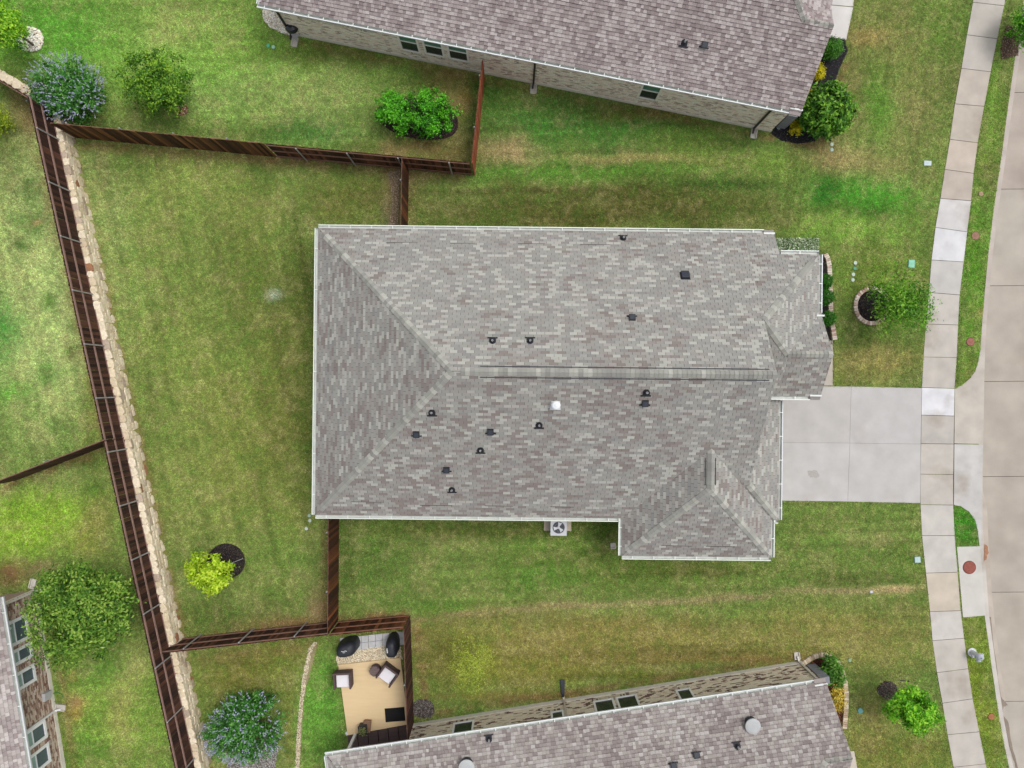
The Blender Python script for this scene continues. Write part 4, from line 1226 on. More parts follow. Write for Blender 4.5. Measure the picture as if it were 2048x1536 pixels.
# flood light
p = ww.at(ww.uz(40, 1215)[0] if False else .9, 2.25, .1)
mb = MB(); mb.box(p, (.12, .16, .1)); mb.tube(p + Vector((.02, .08, -.03)), p + Vector((.12, .16, -.1)), .05, .06, 10); mb.tube(p + Vector((.02, -.08, -.03)), p + Vector((.12, -.16, -.1)), .05, .06, 10)
mb.build('flood_light', m_white, hw_, keep=True)
p = ww.at(ww.uz(101, 1385)[0], .55, .06)
mb = MB(); mb.box(p, (.16, .34, .4)); mb.build('meter_box', m_pipe, hw_, keep=True)

# ================================================================ RETAINING WALL AND FENCES
m_stone = mat('limestone', src='object', var=.2, scale=9, detail=5, bump=.6, bscale=14, rough=.95, world=True)
m_stone_t = mat('limestone_rest', src='tint', var=.2, scale=9, detail=5, bump=.6, bscale=14, rough=.95, world=True)
m_mortar = mat('wall_mortar', alb((206, 190, 160)), var=.25, scale=10, bump=.4, bscale=30, world=True)
WT = .98
rw = thing('retaining_wall', 'long cream limestone retaining wall at the foot of the left wooden fence', 'stone wall', FA + fnor * .17)
def stone_mesh(seed):
    r = random.Random(seed); n = 7
    ang = sorted(2 * math.pi * (i + r.uniform(-.25, .25)) / n for i in range(n))
    def rad(a): return .5 / max(abs(math.cos(a)), abs(math.sin(a))) * r.uniform(.95, 1.04)
    rim = []
    for a in ang:
        q = rad(a); rim.append((q * math.cos(a), q * math.sin(a)))
    mb = MB()
    front = [Vector((x * .88 + r.uniform(-.03, .03), y * .88, .42 + r.uniform(-.10, .08))) for x, y in rim]
    mid = [Vector((x, y, .25)) for x, y in rim]; back = [Vector((x, y, -.5)) for x, y in rim]
    c = Vector((r.uniform(-.1, .1), r.uniform(-.1, .1), .45))
    for i in range(n):
        j = (i + 1) % n
        mb.poly([c, front[i], front[j]]); mb.poly([front[i], mid[i], mid[j], front[j]]); mb.poly([mid[i], back[i], back[j], mid[j]])
    return mb
stone_me = []
for k in range(8):
    m_ = stone_mesh(50 + k); me = m_.mesh('stone'); me.materials.append(m_stone); stone_me.append((m_, me))
def stone_col(r):
    q = r.random()
    c = (228, 214, 188) if q < .45 else ((218, 202, 172) if q < .74 else ((204, 186, 158) if q < .88 else ((182, 164, 146) if q < .975 else (160, 116, 86))))
    j = r.uniform(-8, 8); return tuple(min(.8, v * 1.18) for v in alb(tuple(v + j for v in c)))
LF = (FB - FA).length
core = MB()
def wp(u, o, z): q = FA + fdir * u + fnor * o; return Vector((q.x, q.y, z))
core.prism([wp(.0, .03, WT - .05), wp(.0, .22, WT - .05), wp(LF, .22, WT - .05), wp(LF, .03, WT - .05)], (0, 0, -WT - .1))
core.build('core', m_mortar, rw, keep=True)
rr = random.Random(12)
stones = []
nrow = 4; rh = (WT - .02) / nrow
for k in range(nrow):
    u = rr.uniform(-.2, 0) + .35
    while u < LF:
        L_ = rr.uniform(.26, .52); h_ = rh * rr.uniform(.92, 1.12)
        c = wp(u + L_ / 2, .205 + rr.uniform(-.01, .015), rh * (k + .5) + rr.uniform(-.02, .02))
        # x along wall, y up, z outward
        M = Matrix(((fdir.x * L_, 0, fnor.x * .13, c.x), (fdir.y * L_, 0, fnor.y * .13, c.y), (0, h_ * 1.06, 0, c.z), (0, 0, 0, 1)))
        M = M @ Matrix.Rotation(rr.uniform(-.12, .12), 4, 'Z')
        stones.append((c, M)); u += L_ * .96
u = .3
while u < LF:
    L_ = rr.uniform(.28, .5)
    c = wp(u + L_ / 2, .15 + rr.uniform(-.02, .02), WT - .015 + rr.uniform(-.01, .015))
    M = Matrix(((fdir.x * L_, fnor.x * .30, 0, c.x), (fdir.y * L_, fnor.y * .30, 0, c.y), (0, 0, .09, c.z), (0, 0, 0, 1)))
    stones.append((c, M)); u += L_ * .97
# wall continuing to the north-west, seen from above
fd2 = (FC - FA).normalized(); fn2 = Vector((-fd2.y, fd2.x, 0)); fn2 = fn2 if fn2.x + fn2.y > 0 else -fn2
core2 = MB()
def wp2(u, o, z): q = FA + fd2 * u + fn2 * o; return Vector((q.x, q.y, z))
core2.prism([wp2(-.1, .04, WT - .05), wp2(7, .04, WT - .05), wp2(7, .40, WT - .05), wp2(-.1, .40, WT - .05)], (0, 0, -WT - .1))
core2.build('core', m_mortar, rw, keep=True)
u = 0.0
while u < 6.8:
    L_ = rr.uniform(.3, .5); c = wp2(u + L_ / 2, .22, WT - .03)
    M = Matrix(((fd2.x * L_, fn2.x * .42, 0, c.x), (fd2.y * L_, fn2.y * .42, 0, c.y), (0, 0, .14, c.z), (0, 0, 0, 1)))
    stones.append((c, M)); u += L_ * .97
rest = MB()
vis = []
for c, M in stones:
    a, b_ = PX(c.x, c.y, c.z); vis.append(0 < a < 2048 and 0 < b_ < 1536)
order = sorted(range(len(stones)), key=lambda i: (not vis[i], (stones[i][0] - Vector((0, 0, H))).length))
for q, i in enumerate(order):
    c, M = stones[i]; k = rr.randrange(8); col = stone_col(rr)
    if q < 300: inst('stone', stone_me[k][1], M, rw, col, keep=True)
    else:
        m_ = stone_me[k][0]
        for f in m_.f: rest.poly([M @ Vector(m_.v[v]) for v in f], col)
o = rest.build('stones', m_stone_t, rw, keep=True); o['kind'] = 'stuff'

m_picket = mat('stained_cedar', src='object', var=.35, scale=5, detail=5, stretch=(6, 6, .7), rough=.8, bump=.25, bscale=25, spec=.2, world=True)
m_rail = mat('stained_rail', src='object', var=.2, scale=4, rough=.8, spec=.2, world=True)
m_post = mat('galvanised_post', alb((176, 176, 176)), var=.12, scale=6, rough=.5, metal=.3)
PK = {}
def picket_mesh(h):
    h = round(h, 2)
    if h not in PK:
        w_, t = .069, .008; e = .03
        mb = MB()
        pts = [(-w_, 0), (w_, 0), (w_, h - e), (w_ - e, h), (-w_ + e, h), (-w_, h - e)]
        mb.prism([Vector((x, -t, z)) for x, z in pts], (0, 2 * t, 0))
        me = mb.mesh('picket'); me.materials.append(m_picket); PK[h] = me
    return PK[h]
def fence(label, a, b_, z0, h, rail_n, dark, light, seed, posts=True, rail_col=(118, 88, 74), pw=.143, nrails=3, cap=False, railtop=.03):
    """a, b_: world xy of the fence line; rail_n: horizontal vector to the side with rails and posts (None: posts hidden behind boards)"""
    a = Vector((a[0], a[1], 0)); b_ = Vector((b_[0], b_[1], 0)); d = b_ - a; L_ = d.length; d.normalize()
    n = Vector((-d.y, d.x, 0))
    if n.dot(Vector((rail_n[0], rail_n[1], 0))) < 0: n = -n
    t = thing('fence', label, 'fence', Vector((a.x, a.y, z0)))
    r = random.Random(seed)
    me = picket_mesh(h)
    k = max(1, int(round(L_ / pw)))
    k = min(k, 299)
    sc = L_ / k / .143
    for i in range(k):
        c = a + d * (L_ * (i + .5) / k)
        o_ = r.uniform(-.004, .004)
        yw = math.atan2(d.y, d.x) + r.uniform(-.03, .03)
        M = Matrix.Translation((c.x + n.x * o_, c.y + n.y * o_, z0 + r.uniform(-.015, .015))) @ Matrix.Rotation(yw, 4, 'Z') @ Matrix.Rotation(r.uniform(-.006, .006), 4, 'Y') @ Matrix.Diagonal((sc, 1, 1, 1))
        q = r.random() ** 1.4
        inst('picket', me, M, t, tuple(v * k_ for v, k_ in zip(alb(mix(dark, light, q)), (1.5, 1.4, 1.36))), keep=True)
    mid = math.atan2(d.y, d.x)
    zs = [z0 + .22, z0 + h * .53, z0 + h - .12] if nrails == 3 else [z0 + .3, z0 + h - .15]
    for z in zs:
        mb = MB(); c = (a + b_) / 2 + n * .032
        mb.box((c.x, c.y, z), (L_, .04, .085), mid); o = mb.build('rail', m_rail, t, keep=True); o.color = (*(v * 1.3 for v in alb(rail_col)), 1)
    if cap:
        mb = MB(); c = (a + b_) / 2 + n * .02
        mb.box((c.x, c.y, z0 + h + .018), (L_, .09, .03), mid); o = mb.build('cap_rail', m_rail, t, keep=True); o.color = (*alb(rail_col), 1)
    if posts:
        mb = MB(); mb.tube((0, 0, -.1), (0, 0, h - .04), .030, .030, 10); mb.lathe([(.034, h - .06), (.036, h - .03), (.02, h - .01), (.004, h)], 10)
        pm = mb.mesh('post'); pm.materials.append(m_post)
        kk = max(1, int(round(L_ / 2.38)))
        off = posts if isinstance(posts, float) else .5
        for i in range(kk + 1):
            u_ = (i + off - .5) * L_ / kk
            if u_ < .05 or u_ > L_ - .02: continue
            c = a + d * u_ + n * .085
            inst('post', pm, Matrix.Translation((c.x, c.y, z0)), t, keep=True)
    return t
DK, LT = (38, 26, 22), (92, 62, 46)
fence('long dark brown fence with three rails standing on the stone wall', FA, FB, WEST_Z - .05, FT - WEST_Z + .05, fnor, (40, 28, 25), (82, 56, 44), 1, posts=1.08, rail_col=(134, 108, 98))
fence('brown fence seen edge-on at the upper left corner', FA - fd2 * 0 , FC, WEST_Z - .05, FT - WEST_Z + .05, -fn2, (48, 32, 28), (84, 58, 48), 2, posts=False, rail_col=(146, 112, 96))
FH = 1.83
def top(px, py, z=FH): return W(px, py, z)
nA = W(98, 246, FH); nB = W(527, 287, FH); nC = W(939, 325, FH)
fence('dark streaked board fence between the lilac shrub and the first rail panel', nA, nB, 0, FH, (0, 1), (44, 30, 22), (128, 90, 56), 3, posts=.8)
fence('brown rail fence with slanting posts below the twin green shrubs', nB + Vector((.06, 0, 0)), nC, 0, FH, (0, -1), (44, 28, 22), (104, 66, 46), 4, posts=1.1)
fence('rust red board fence running from the upper house wall', W(966, 119, FH), W(939, 326, FH) + Vector((.12, 0, 0)), 0, FH, (-1, 0), (122, 66, 44), (142, 82, 58), 5, posts=.8, rail_col=(128, 78, 60))
fence('short dark board fence from the middle house to the upper fence', W(805, 315, FH), W(802.5, 462, FH), 0, FH, (-1, 0), (50, 32, 22), (112, 70, 44), 6, posts=.8)
sA = W(657.5, 1030, FH); sB = W(656, 1268, FH)
fence('dark board fence running down from the lower left house corner', sA, sB, 0, FH, (-1, 0), (46, 28, 20), (116, 72, 44), 7, posts=.8)
fence('brown rail fence crossing the stone wall below the yellow green tree', W(322, 1307, FH), W(655, 1270, FH), 0, FH, (0, 1), (40, 26, 22), (98, 64, 48), 8, posts=.9, rail_col=(120, 90, 78))
fence('short brown rail fence above the covered grills', W(657, 1271, FH), W(806, 1257, FH), 0, FH, (0, 1), (56, 32, 22), (120, 76, 48), 9, posts=.5, rail_col=(120, 84, 68))
fence('dark board fence along the right side of the tan patio', W(806, 1258, FH) + Vector((.05, 0, 0)), W(816, 1485, FH), 0, FH, (-1, 0), (40, 26, 24), (86, 56, 46), 10, posts=True)
fence('slanting brown fence dividing the two left lots', W(-30, 973, WEST_Z + FH), W(206, 882, WEST_Z + FH), WEST_Z, FH, (0, 1), (56, 38, 32), (82, 56, 46), 11, posts=True, rail_col=(120, 92, 82))
# ================================================================ PLANTS
m_leaf = mat('leaf', src='tint', var=.12, scale=5, rough=.6, spec=.25, trans=.3)
m_flower = mat('flower_spike', src='tint', var=.1, scale=5, rough=.8, trans=.15)
m_bark = mat('bark', alb((112, 98, 84)), var=.3, scale=10, bump=.4, bscale=30)

def sph(rng, n):
    v = rng.normal(size=(n, 3)); return v / np.linalg.norm(v, axis=1)[:, None]

def leaf_quads(rng, pos, size, up=.6, elong=1.7, normals=None):
    n = len(pos)
    nr = rng.normal(size=(n, 3)) * .6 + np.array([0, 0, up])
    if normals is not None: nr = nr + normals * .8
    nr /= np.linalg.norm(nr, axis=1)[:, None]
    t = rng.normal(size=(n, 3)); t -= (t * nr).sum(1)[:, None] * nr; t /= np.linalg.norm(t, axis=1)[:, None]
    b_ = np.cross(nr, t)
    s_ = (size * rng.uniform(.65, 1.3, n))[:, None]
    a = pos - t * s_ * elong * .5; c = pos + t * s_ * elong * .5
    l = pos + b_ * s_ * .42 - nr * s_ * .08; r = pos - b_ * s_ * .42 - nr * s_ * .08
    return np.stack([a, l, c, r], 1).reshape(-1, 3)

LEAF_K = 1.5
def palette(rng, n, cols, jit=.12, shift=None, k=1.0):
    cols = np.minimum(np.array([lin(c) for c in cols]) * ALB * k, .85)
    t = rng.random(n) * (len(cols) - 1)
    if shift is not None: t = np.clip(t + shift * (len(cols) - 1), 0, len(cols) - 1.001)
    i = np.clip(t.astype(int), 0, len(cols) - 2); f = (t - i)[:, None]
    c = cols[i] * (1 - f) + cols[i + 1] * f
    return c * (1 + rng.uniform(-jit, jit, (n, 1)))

def plant(name, label, cat, cpx, zc, rad, seed, ncl, nleaf, clr, leaf, cols, z0=0.0, up=.6, elong=1.7, trunk=.05, lean=(0, 0), surf=.5, lobes=.25,
          group=None, flowers=None, limbs=10, jit=.14, flat=1.0, bark=None, gapdir=None, tip=None):
    """crown centre at photo pixel cpx (height zc); rad = (x,y,z) radii in metres"""
    rng = np.random.default_rng(seed)
    c = W(cpx[0], cpx[1], zc)
    base = Vector((c.x + lean[0], c.y + lean[1], z0))
    root = thing(name, label, cat, base, group=group)
    # cluster centres on an irregular ellipsoid
    dirs = sph(rng, ncl)
    lob = sph(rng, 7); la = rng.uniform(-lobes, lobes, 7)
    f = 1 + (np.clip(dirs @ lob.T, 0, 1) ** 3 * la).sum(1)
    rr_ = rng.random(ncl) ** surf * f
    R = np.array(rad)
    cen = dirs * rr_[:, None] * R
    cen[:, 2] *= flat
    pos = []; sh = []; nrm = []
    for k in range(ncl):
        n = int(nleaf * rng.uniform(.6, 1.4))
        p = rng.normal(size=(n, 3)) * clr * rng.uniform(.7, 1.3)
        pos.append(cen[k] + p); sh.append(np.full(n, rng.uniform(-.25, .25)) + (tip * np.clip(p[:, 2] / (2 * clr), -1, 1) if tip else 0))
        nn = np.repeat(dirs[k][None], n, 0); nrm.append(nn)
    pos = np.concatenate(pos); sh = np.concatenate(sh); nrm = np.concatenate(nrm)
    pos[:, 2] = np.maximum(pos[:, 2], -(zc - z0) + .04)
    wpos = pos + np.array(c)
    v = leaf_quads(rng, wpos, leaf, up, elong, nrm)
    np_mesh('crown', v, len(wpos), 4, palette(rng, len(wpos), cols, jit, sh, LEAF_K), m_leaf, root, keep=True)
    mb = MB()
    ctr = Vector((c.x, c.y, zc - rad[2] * .45))
    mb.tube(base - Vector((0, 0, .05)), base.lerp(ctr, .6), trunk, trunk * .75, 8); mb.tube(base.lerp(ctr, .6), ctr, trunk * .75, trunk * .5, 8)
    for k in range(min(limbs, ncl)):
        e = Vector(c) + Vector(cen[k]); s0 = base.lerp(ctr, rng.uniform(.55, 1.0))
        m1 = s0.lerp(e, .5) + Vector(rng.normal(size=3) * .05)
        mb.tube(s0, m1, trunk * .45, trunk * .28, 6, caps=False); mb.tube(m1, e, trunk * .28, trunk * .08, 6, caps=False)
    mb.build('trunk', bark or m_bark, root, keep=True)
    if flowers:
        nf, L_, wd, fc = flowers
        dd = sph(rng, nf * 3); dd = dd[dd[:, 2] > -.15][:nf]
        lobf = 1 + (np.clip(dd @ lob.T, 0, 1) ** 3 * la).sum(1)
        bp = dd * lobf[:, None] * R * rng.uniform(.82, 1.06, (len(dd), 1)) + np.array(c)
        axis = dd * .9 + np.array([0, 0, .55]) + rng.normal(size=dd.shape) * .25; axis /= np.linalg.norm(axis, axis=1)[:, None]
        allv = []; allc = []
        m_ = 16
        for k in range(len(dd)):
            t = rng.random(m_); l = L_ * rng.uniform(.6, 1.25)
            p = bp[k] + axis[k] * (t * l)[:, None] + rng.normal(size=(m_, 3)) * (wd * (1.15 - t))[:, None]
            allv.append(p)
        allv = np.concatenate(allv)
        v = leaf_quads(rng, allv, wd * 2.4, .3, 1.3)
        np_mesh('flowers', v, len(allv), 4, palette(rng, len(allv), fc, .1, None, 1.15), m_flower, root, keep=True)
    return root

GR_DK = [(38, 70, 26), (64, 106, 34), (88, 130, 44), (112, 152, 58)]
VITEX = [(34, 74, 30), (56, 112, 44), (80, 140, 56), (112, 164, 80)]
LAV = [(148, 152, 188), (184, 188, 214), (214, 218, 232)]
plant('shrub', 'round lilac-flowered shrub behind the upper left fence corner', 'shrub', (137, 183), 1.25, (1.55, 1.2, 1.0), 101, 170, 70, .14, .06, VITEX, flowers=(360, .24, .015, LAV), trunk=.05, elong=2.2, limbs=16)
plant('shrub', 'round lilac-flowered shrub beside the gravel line below the brown rail fence', 'shrub', (481, 1462), 1.25, (1.6, 1.5, 1.0), 102, 190, 70, .14, .06, VITEX, flowers=(360, .24, .015, LAV), trunk=.05, elong=2.2, limbs=16)
plant('tree', 'small bushy green tree with yellow tips right of the upper lilac shrub', 'tree', (311, 166), 1.75, (1.35, 1.2, 1.0), 103, 150, 75, .12, .065, [(40, 80, 22), (66, 112, 30), (94, 140, 40), (138, 174, 52)], trunk=.06, surf=.45, tip=.25)
plant('tree', 'bright green tree cut by the top left corner beside the white rocks', 'tree', (2, 44), 2.1, (.72, 1.1, .9), 104, 70, 90, .14, .06, [(58, 112, 26), (96, 156, 36), (136, 190, 44), (168, 206, 60)], trunk=.06, tip=.3)
plant('shrub', 'small yellow green bush cut by the left edge above the left lots', 'shrub', (-2, 240), 1.5, (.5, .95, .5), 105, 36, 60, .12, .05, [(94, 120, 30), (140, 164, 40), (176, 190, 56)], z0=WEST_Z, trunk=.03)
BRI = [(34, 84, 22), (58, 126, 26), (84, 164, 34), (112, 190, 48)]
TW = 'twin bright green shrubs'
plant('shrub', 'left one of the two bright green shrubs in the dark mulch bed', 'shrub', (784, 220), 1.05, (.72, .82, .6), 106, 60, 110, .10, .06, BRI, trunk=.04, group=TW, surf=.4, lobes=.35, tip=.35)
plant('shrub', 'right one of the two bright green shrubs, larger and lumpier', 'shrub', (862, 228), 1.15, (.95, 1.0, .65), 107, 62, 120, .11, .06, BRI, trunk=.04, group=TW, surf=.35, lobes=.6, tip=.35)
plant('tree', 'green street tree cut by the top right corner', 'tree', (2062, 46), 1.3, (.9, 1.1, .6), 108, 60, 90, .14, .06, [(44, 96, 22), (78, 140, 30), (112, 174, 42)], trunk=.06, tip=.3)
plant('shrub', 'large round glossy shrub at the front corner of the upper house', 'shrub', (1652, 222), 1.1, (1.22, 1.16, 1.0), 109, 230, 40, .10, .095, [(30, 62, 20), (54, 100, 26), (84, 136, 36), (124, 168, 56)], trunk=.06, surf=.28, elong=2.0, lobes=.1, tip=.25)
plant('shrub', 'small round dark green shrub by the upper white driveway', 'shrub', (1664, 97), .55, (.42, .46, .45), 110, 60, 50, .07, .045, [(40, 84, 24), (66, 120, 34), (92, 150, 48)], trunk=.03, surf=.3, lobes=.1)
YEL = [(150, 150, 24), (196, 184, 30), (226, 206, 40)]
for k, (q, lab, r_) in enumerate((((1639, 145), 'yellow shrub highest up along the upper house mulch bed', .29), ((1621, 186), 'yellow shrub tucked behind the large glossy shrub', .30), ((1591, 254), 'yellow shrub with a green middle near the round white caps', .33))):
    plant('golden_shrub', lab, 'shrub', q, .3, (r_, r_ * 1.1, .25), 111 + k, 30, 50, .05, .04, YEL, trunk=.02, surf=.35, lobes=.1, group='yellow shrubs by the upper house', limbs=5)
BOX = [(30, 78, 16), (46, 104, 22), (62, 126, 28)]
for k, (q, lab) in enumerate((((1650, 563), 'upper clipped boxwood ball along the middle house front'), ((1652, 594), 'middle clipped boxwood ball along the middle house front'), ((1656, 637), 'lower clipped boxwood ball along the middle house front'))):
    plant('boxwood', lab, 'shrub', q, .45, (.34, .34, .34), 120 + k, 260, 16, .03, .03, BOX, trunk=.03, surf=.12, lobes=.02, group='boxwood balls', limbs=4, jit=.2)
def hedge():
    rng = np.random.default_rng(130)
    n = 4200
    a = W(1556, 487, .5); root = thing('hedge', 'cream-flecked clipped hedge against the upper front corner of the middle house', 'hedge', W(1594, 490, 0))
    p0 = W(1548, 478, .55); p1 = W(1638, 506, .55)
    pos = np.stack([rng.uniform(p0.x, p1.x, n), rng.uniform(p1.y, p0.y, n), .58 - np.abs(rng.normal(size=n)) * .10], 1)
    m2 = 2500
    q = np.stack([rng.uniform(p0.x, p1.x, m2), np.full(m2, p0.y) + rng.normal(size=m2) * .03, rng.uniform(.05, .55, m2)], 1)
    pos = np.concatenate([pos, q])
    v = leaf_quads(rng, pos, .045, .6, 1.5)
    c = palette(rng, len(pos), [(44, 84, 36), (76, 116, 60), (128, 156, 104), (214, 220, 190), (232, 232, 210)], .1, None, 1.5)
    np_mesh('foliage', v, len(pos), 4, c, m_leaf, root, keep=True)
    mb = MB()
    for i in range(6):
        x = p0.x + (p1.x - p0.x) * (i + .5) / 6; mb.tube((x, (p0.y + p1.y) / 2, 0), (x, (p0.y + p1.y) / 2, .5), .02, .01, 6)
    mb.build('stems', m_bark, root, keep=True)
hedge()
plant('tree', 'airy feathery green tree leaning from the brick ring before the middle house', 'tree', (1810, 606), 2.35, (1.3, 1.5, .8), 140, 125, 55, .16, .058, [(44, 92, 22), (76, 128, 30), (104, 156, 44), (134, 176, 60)], trunk=.04, surf=.75, lobes=.5, limbs=60, lean=(-.35, -.05), elong=2.2)
plant('tree', 'bright green young tree right of the dark mulch at the lower right lawn', 'tree', (1834, 1425), 2.2, (1.15, .9, .8), 141, 80, 70, .11, .075, [(52, 110, 20), (84, 150, 28), (112, 182, 38), (150, 200, 56)], trunk=.045, surf=.5, lobes=.5, tip=.3)
plant('tree', 'sparse lime green spring tree on the lower side lawn', 'tree', (940, 1322), 2.0, (.95, 1.05, .8), 142, 170, 22, .17, .036, [(132, 148, 52), (160, 174, 62), (184, 194, 92)], trunk=.03, surf=.6, lobes=.2, limbs=40, bark=mat('pale_bark', alb((150, 142, 96)), var=.2))
plant('tree', 'small yellow green tree over the dark round mulch bed', 'tree', (417, 1152), 2.1, (.95, .72, .6), 143, 75, 60, .10, .085, [(104, 138, 22), (140, 172, 30), (168, 198, 44), (190, 210, 66)], trunk=.03, surf=.5, lobes=.5, tip=.25)
plant('tree', 'large spreading oak tree shading the left edge house', 'tree', (157, 1214), 3.7, (2.35, 2.0, 1.4), 144, 300, 80, .17, .08, [(44, 78, 26), (78, 118, 36), (112, 150, 52), (150, 176, 78)], z0=WEST_Z, trunk=.12, surf=.5, lobes=.35, limbs=60, elong=2.0)
plant('shrub', 'leafy green shrub in the curved brick bed of the lower house', 'shrub', (1664, 1345), .7, (.55, .75, .45), 145, 50, 60, .11, .07, [(40, 76, 26), (70, 116, 36), (104, 148, 56)], trunk=.03, elong=2.2)
plant('golden_shrub', 'yellow flowering plants beside the lower house rake', 'shrub', (1675, 1396), .3, (.28, .75, .2), 146, 40, 40, .08, .045, [(120, 130, 50), (206, 170, 60), (232, 200, 90), (236, 214, 110)], trunk=.02, limbs=6)

# ================================================================ BEDS, ROCKS, EDGING
m_mulch = mat('mulch', src='tint', var=.3, scale=20, bump=.8, bscale=30, rough=.95, world=True)
def blob_pts(cx, cy, rx, ry, rot=0, n=40, amp=.06, seed=1):
    r = random.Random(seed); ph = [r.uniform(0, 6) for _ in range(4)]; o = []
    for i in range(n):
        t = 2 * math.pi * i / n
        k = 1 + amp * (math.sin(2 * t + ph[0]) + .6 * math.sin(3 * t + ph[1]) + .4 * math.sin(5 * t + ph[2]))
        x, y = rx * k * math.cos(t), ry * k * math.sin(t)
        o.append((cx + x * math.cos(rot) - y * math.sin(rot), cy + x * math.sin(rot) + y * math.cos(rot)))
    return o
BEDS = []
def bed(name, label, cat, poly_px, cols, nchip, chip, seed, z0=0.0, hgt=.05, base=None, elong=1.8):
    """mounded bed with real chips or pebbles on it"""
    BEDS.append(poly_px)
    rng = np.random.default_rng(seed)
    pts = [W(x, y, z0) for x, y in poly_px]
    c = sum(pts, Vector()) / len(pts)
    mb = MB(); bc = alb(base or cols[0])
    ring = [[c.lerp(p, f) + Vector((0, 0, h_)) for p in pts] for f, h_ in ((1.02, -.03), (.96, hgt * .45), (.7, hgt * .9), (.3, hgt))]
    n = len(pts)
    for k in range(3):
        for i in range(n):
            j = (i + 1) % n
            mb.poly([ring[k][j], ring[k][i], ring[k + 1][i], ring[k + 1][j]], bc)
    mb.poly(list(reversed(ring[3])), bc)
    P = np.array([(p.x, p.y) for p in pts]); lo = P.min(0); hi_ = P.max(0)
    q = rng.uniform(lo, hi_, (nchip * 3, 2)); q = q[in_poly(q[:, 0], q[:, 1], P)][:nchip]
    m = len(q)
    pos = np.concatenate([q, np.full((m, 1), z0 + hgt * .75 + .012)], 1); pos[:, 2] += rng.uniform(-.01, .02, m)
    if elong > 1.3:
        v = leaf_quads(rng, pos, chip, .9, elong)
        cc = palette(rng, m, cols, .35, None, 1.5)
        o = mb.build(name, m_mulch)
        ch = np_mesh('chips', v, m, 4, cc, m_mulch, o)
    else:
        # pebbles: squashed octahedra
        s_ = chip * rng.uniform(.6, 1.3, (m, 1)); ex = np.array([[1, 0, 0], [0, 1, 0], [-1, 0, 0], [0, -1, 0]]) 
        a = rng.uniform(0, 6.28, m); ca, sa = np.cos(a), np.sin(a)
        X = np.stack([ca, sa, 0 * ca], 1) * s_ * .62; Y = np.stack([-sa, ca, 0 * ca], 1) * s_ * .45; Z = np.array([0, 0, 1]) * s_ * .42
        r4 = [pos + X, pos + Y, pos - X, pos - Y]; t_ = pos + Z
        tris = []
        for i in range(4): tris += [np.stack([r4[i], r4[(i + 1) % 4], t_], 1)]
        v = np.concatenate(tris, 1).reshape(-1, 3)
        cc = np.repeat(palette(rng, m, cols, .12, None, 1.55), 4, 0)
        o = mb.build(name, m_mulch)
        ch = np_mesh('pebbles', v, m * 4, 3, cc, m_mulch, o)
    ch['kind'] = 'stuff'
    tag(o, label, cat, kind='stuff')
    return o
DKM = [(34, 30, 30), (58, 50, 48), (92, 80, 72)]
ROCK = [(206, 194, 172), (228, 218, 200), (240, 234, 222), (190, 170, 146)]
bed('mulch', 'black mulch circle under the yellow green tree', 'mulch', blob_pts(453, 1122, 38, 36, n=44, amp=.015), DKM, 2600, .03, 1)
bed('mulch', 'dark mulch bed around the twin bright green shrubs', 'mulch', blob_pts(836, 238, 82, 42, .12, amp=.04), [(58, 46, 46), (78, 62, 60), (100, 80, 74)], 3000, .035, 2)
bed('rocks', 'white rock circle beside the tree at the top left corner', 'rocks', blob_pts(61, 80, 27, 25, amp=.03), ROCK, 700, .085, 3, base=(150, 132, 108), elong=1.0)
bed('rocks', 'white pebble bed under the upper house corner', 'rocks', [(527, 5), (560, 8), (590, 72), (566, 68), (540, 55), (526, 40)], ROCK, 900, .07, 4, base=(196, 184, 162), elong=1.0)
bed('mulch', 'dark mulch bed along the front of the upper house', 'mulch', [(1655, 70), (1690, 78), (1697, 100), (1682, 130), (1668, 170), (1660, 215), (1650, 260), (1630, 284), (1595, 288), (1562, 282), (1540, 268), (1560, 235), (1600, 180)], [(36, 34, 38), (54, 50, 54), (80, 74, 74)], 4200, .03, 5)
bed('mulch', 'black soil inside the round brick ring', 'mulch', blob_pts(1742, 612, 29, 31, amp=.0), [(28, 25, 25), (48, 42, 40), (80, 70, 62)], 1300, .035, 6, hgt=.08)
bed('mulch', 'narrow dark mulch bed along the middle house front', 'mulch', [(1636, 505), (1648, 512), (1653, 540), (1653, 590), (1656, 640), (1664, 690), (1652, 690), (1636, 640)], DKM, 900, .03, 7)
bed('mulch', 'small grey mulch patch beside the bright young tree', 'mulch', blob_pts(1775, 1380, 20, 19, amp=.06), [(66, 58, 54), (92, 82, 76), (120, 110, 100)], 600, .035, 8)
bed('mulch', 'rust brown mulch inside the curved brick bed of the lower house', 'mulch', [(1612, 1332), (1630, 1318), (1655, 1316), (1672, 1330), (1684, 1360), (1688, 1400), (1686, 1445), (1660, 1440), (1640, 1360)], [(74, 44, 36), (104, 66, 52), (150, 92, 62)], 1600, .035, 9)
bed('gravel', 'grey gravel bed at the foot of the lower lilac shrub', 'gravel', [(545, 1465), (556, 1490), (553, 1520), (548, 1560), (440, 1560), (470, 1500), (520, 1475)], [(112, 108, 104), (146, 142, 138), (176, 172, 168)], 2600, .05, 10, base=(110, 104, 98), elong=1.0)
bed('gravel', 'dark gravel heap between the patio fence and the lower house', 'gravel', blob_pts(846, 1417, 23, 20, amp=.05), [(62, 56, 54), (92, 86, 82), (128, 122, 118)], 700, .05, 11, base=(70, 62, 58), elong=1.0)
bed('gravel', 'cream pebbles between the patio slab and the pavers', 'gravel', [(672, 1313), (690, 1303), (800, 1286), (806, 1318), (740, 1322), (676, 1332)], [(190, 174, 148), (216, 200, 172), (234, 222, 200), (164, 144, 118)], 2200, .045, 12, base=(186, 168, 140), elong=1.0)
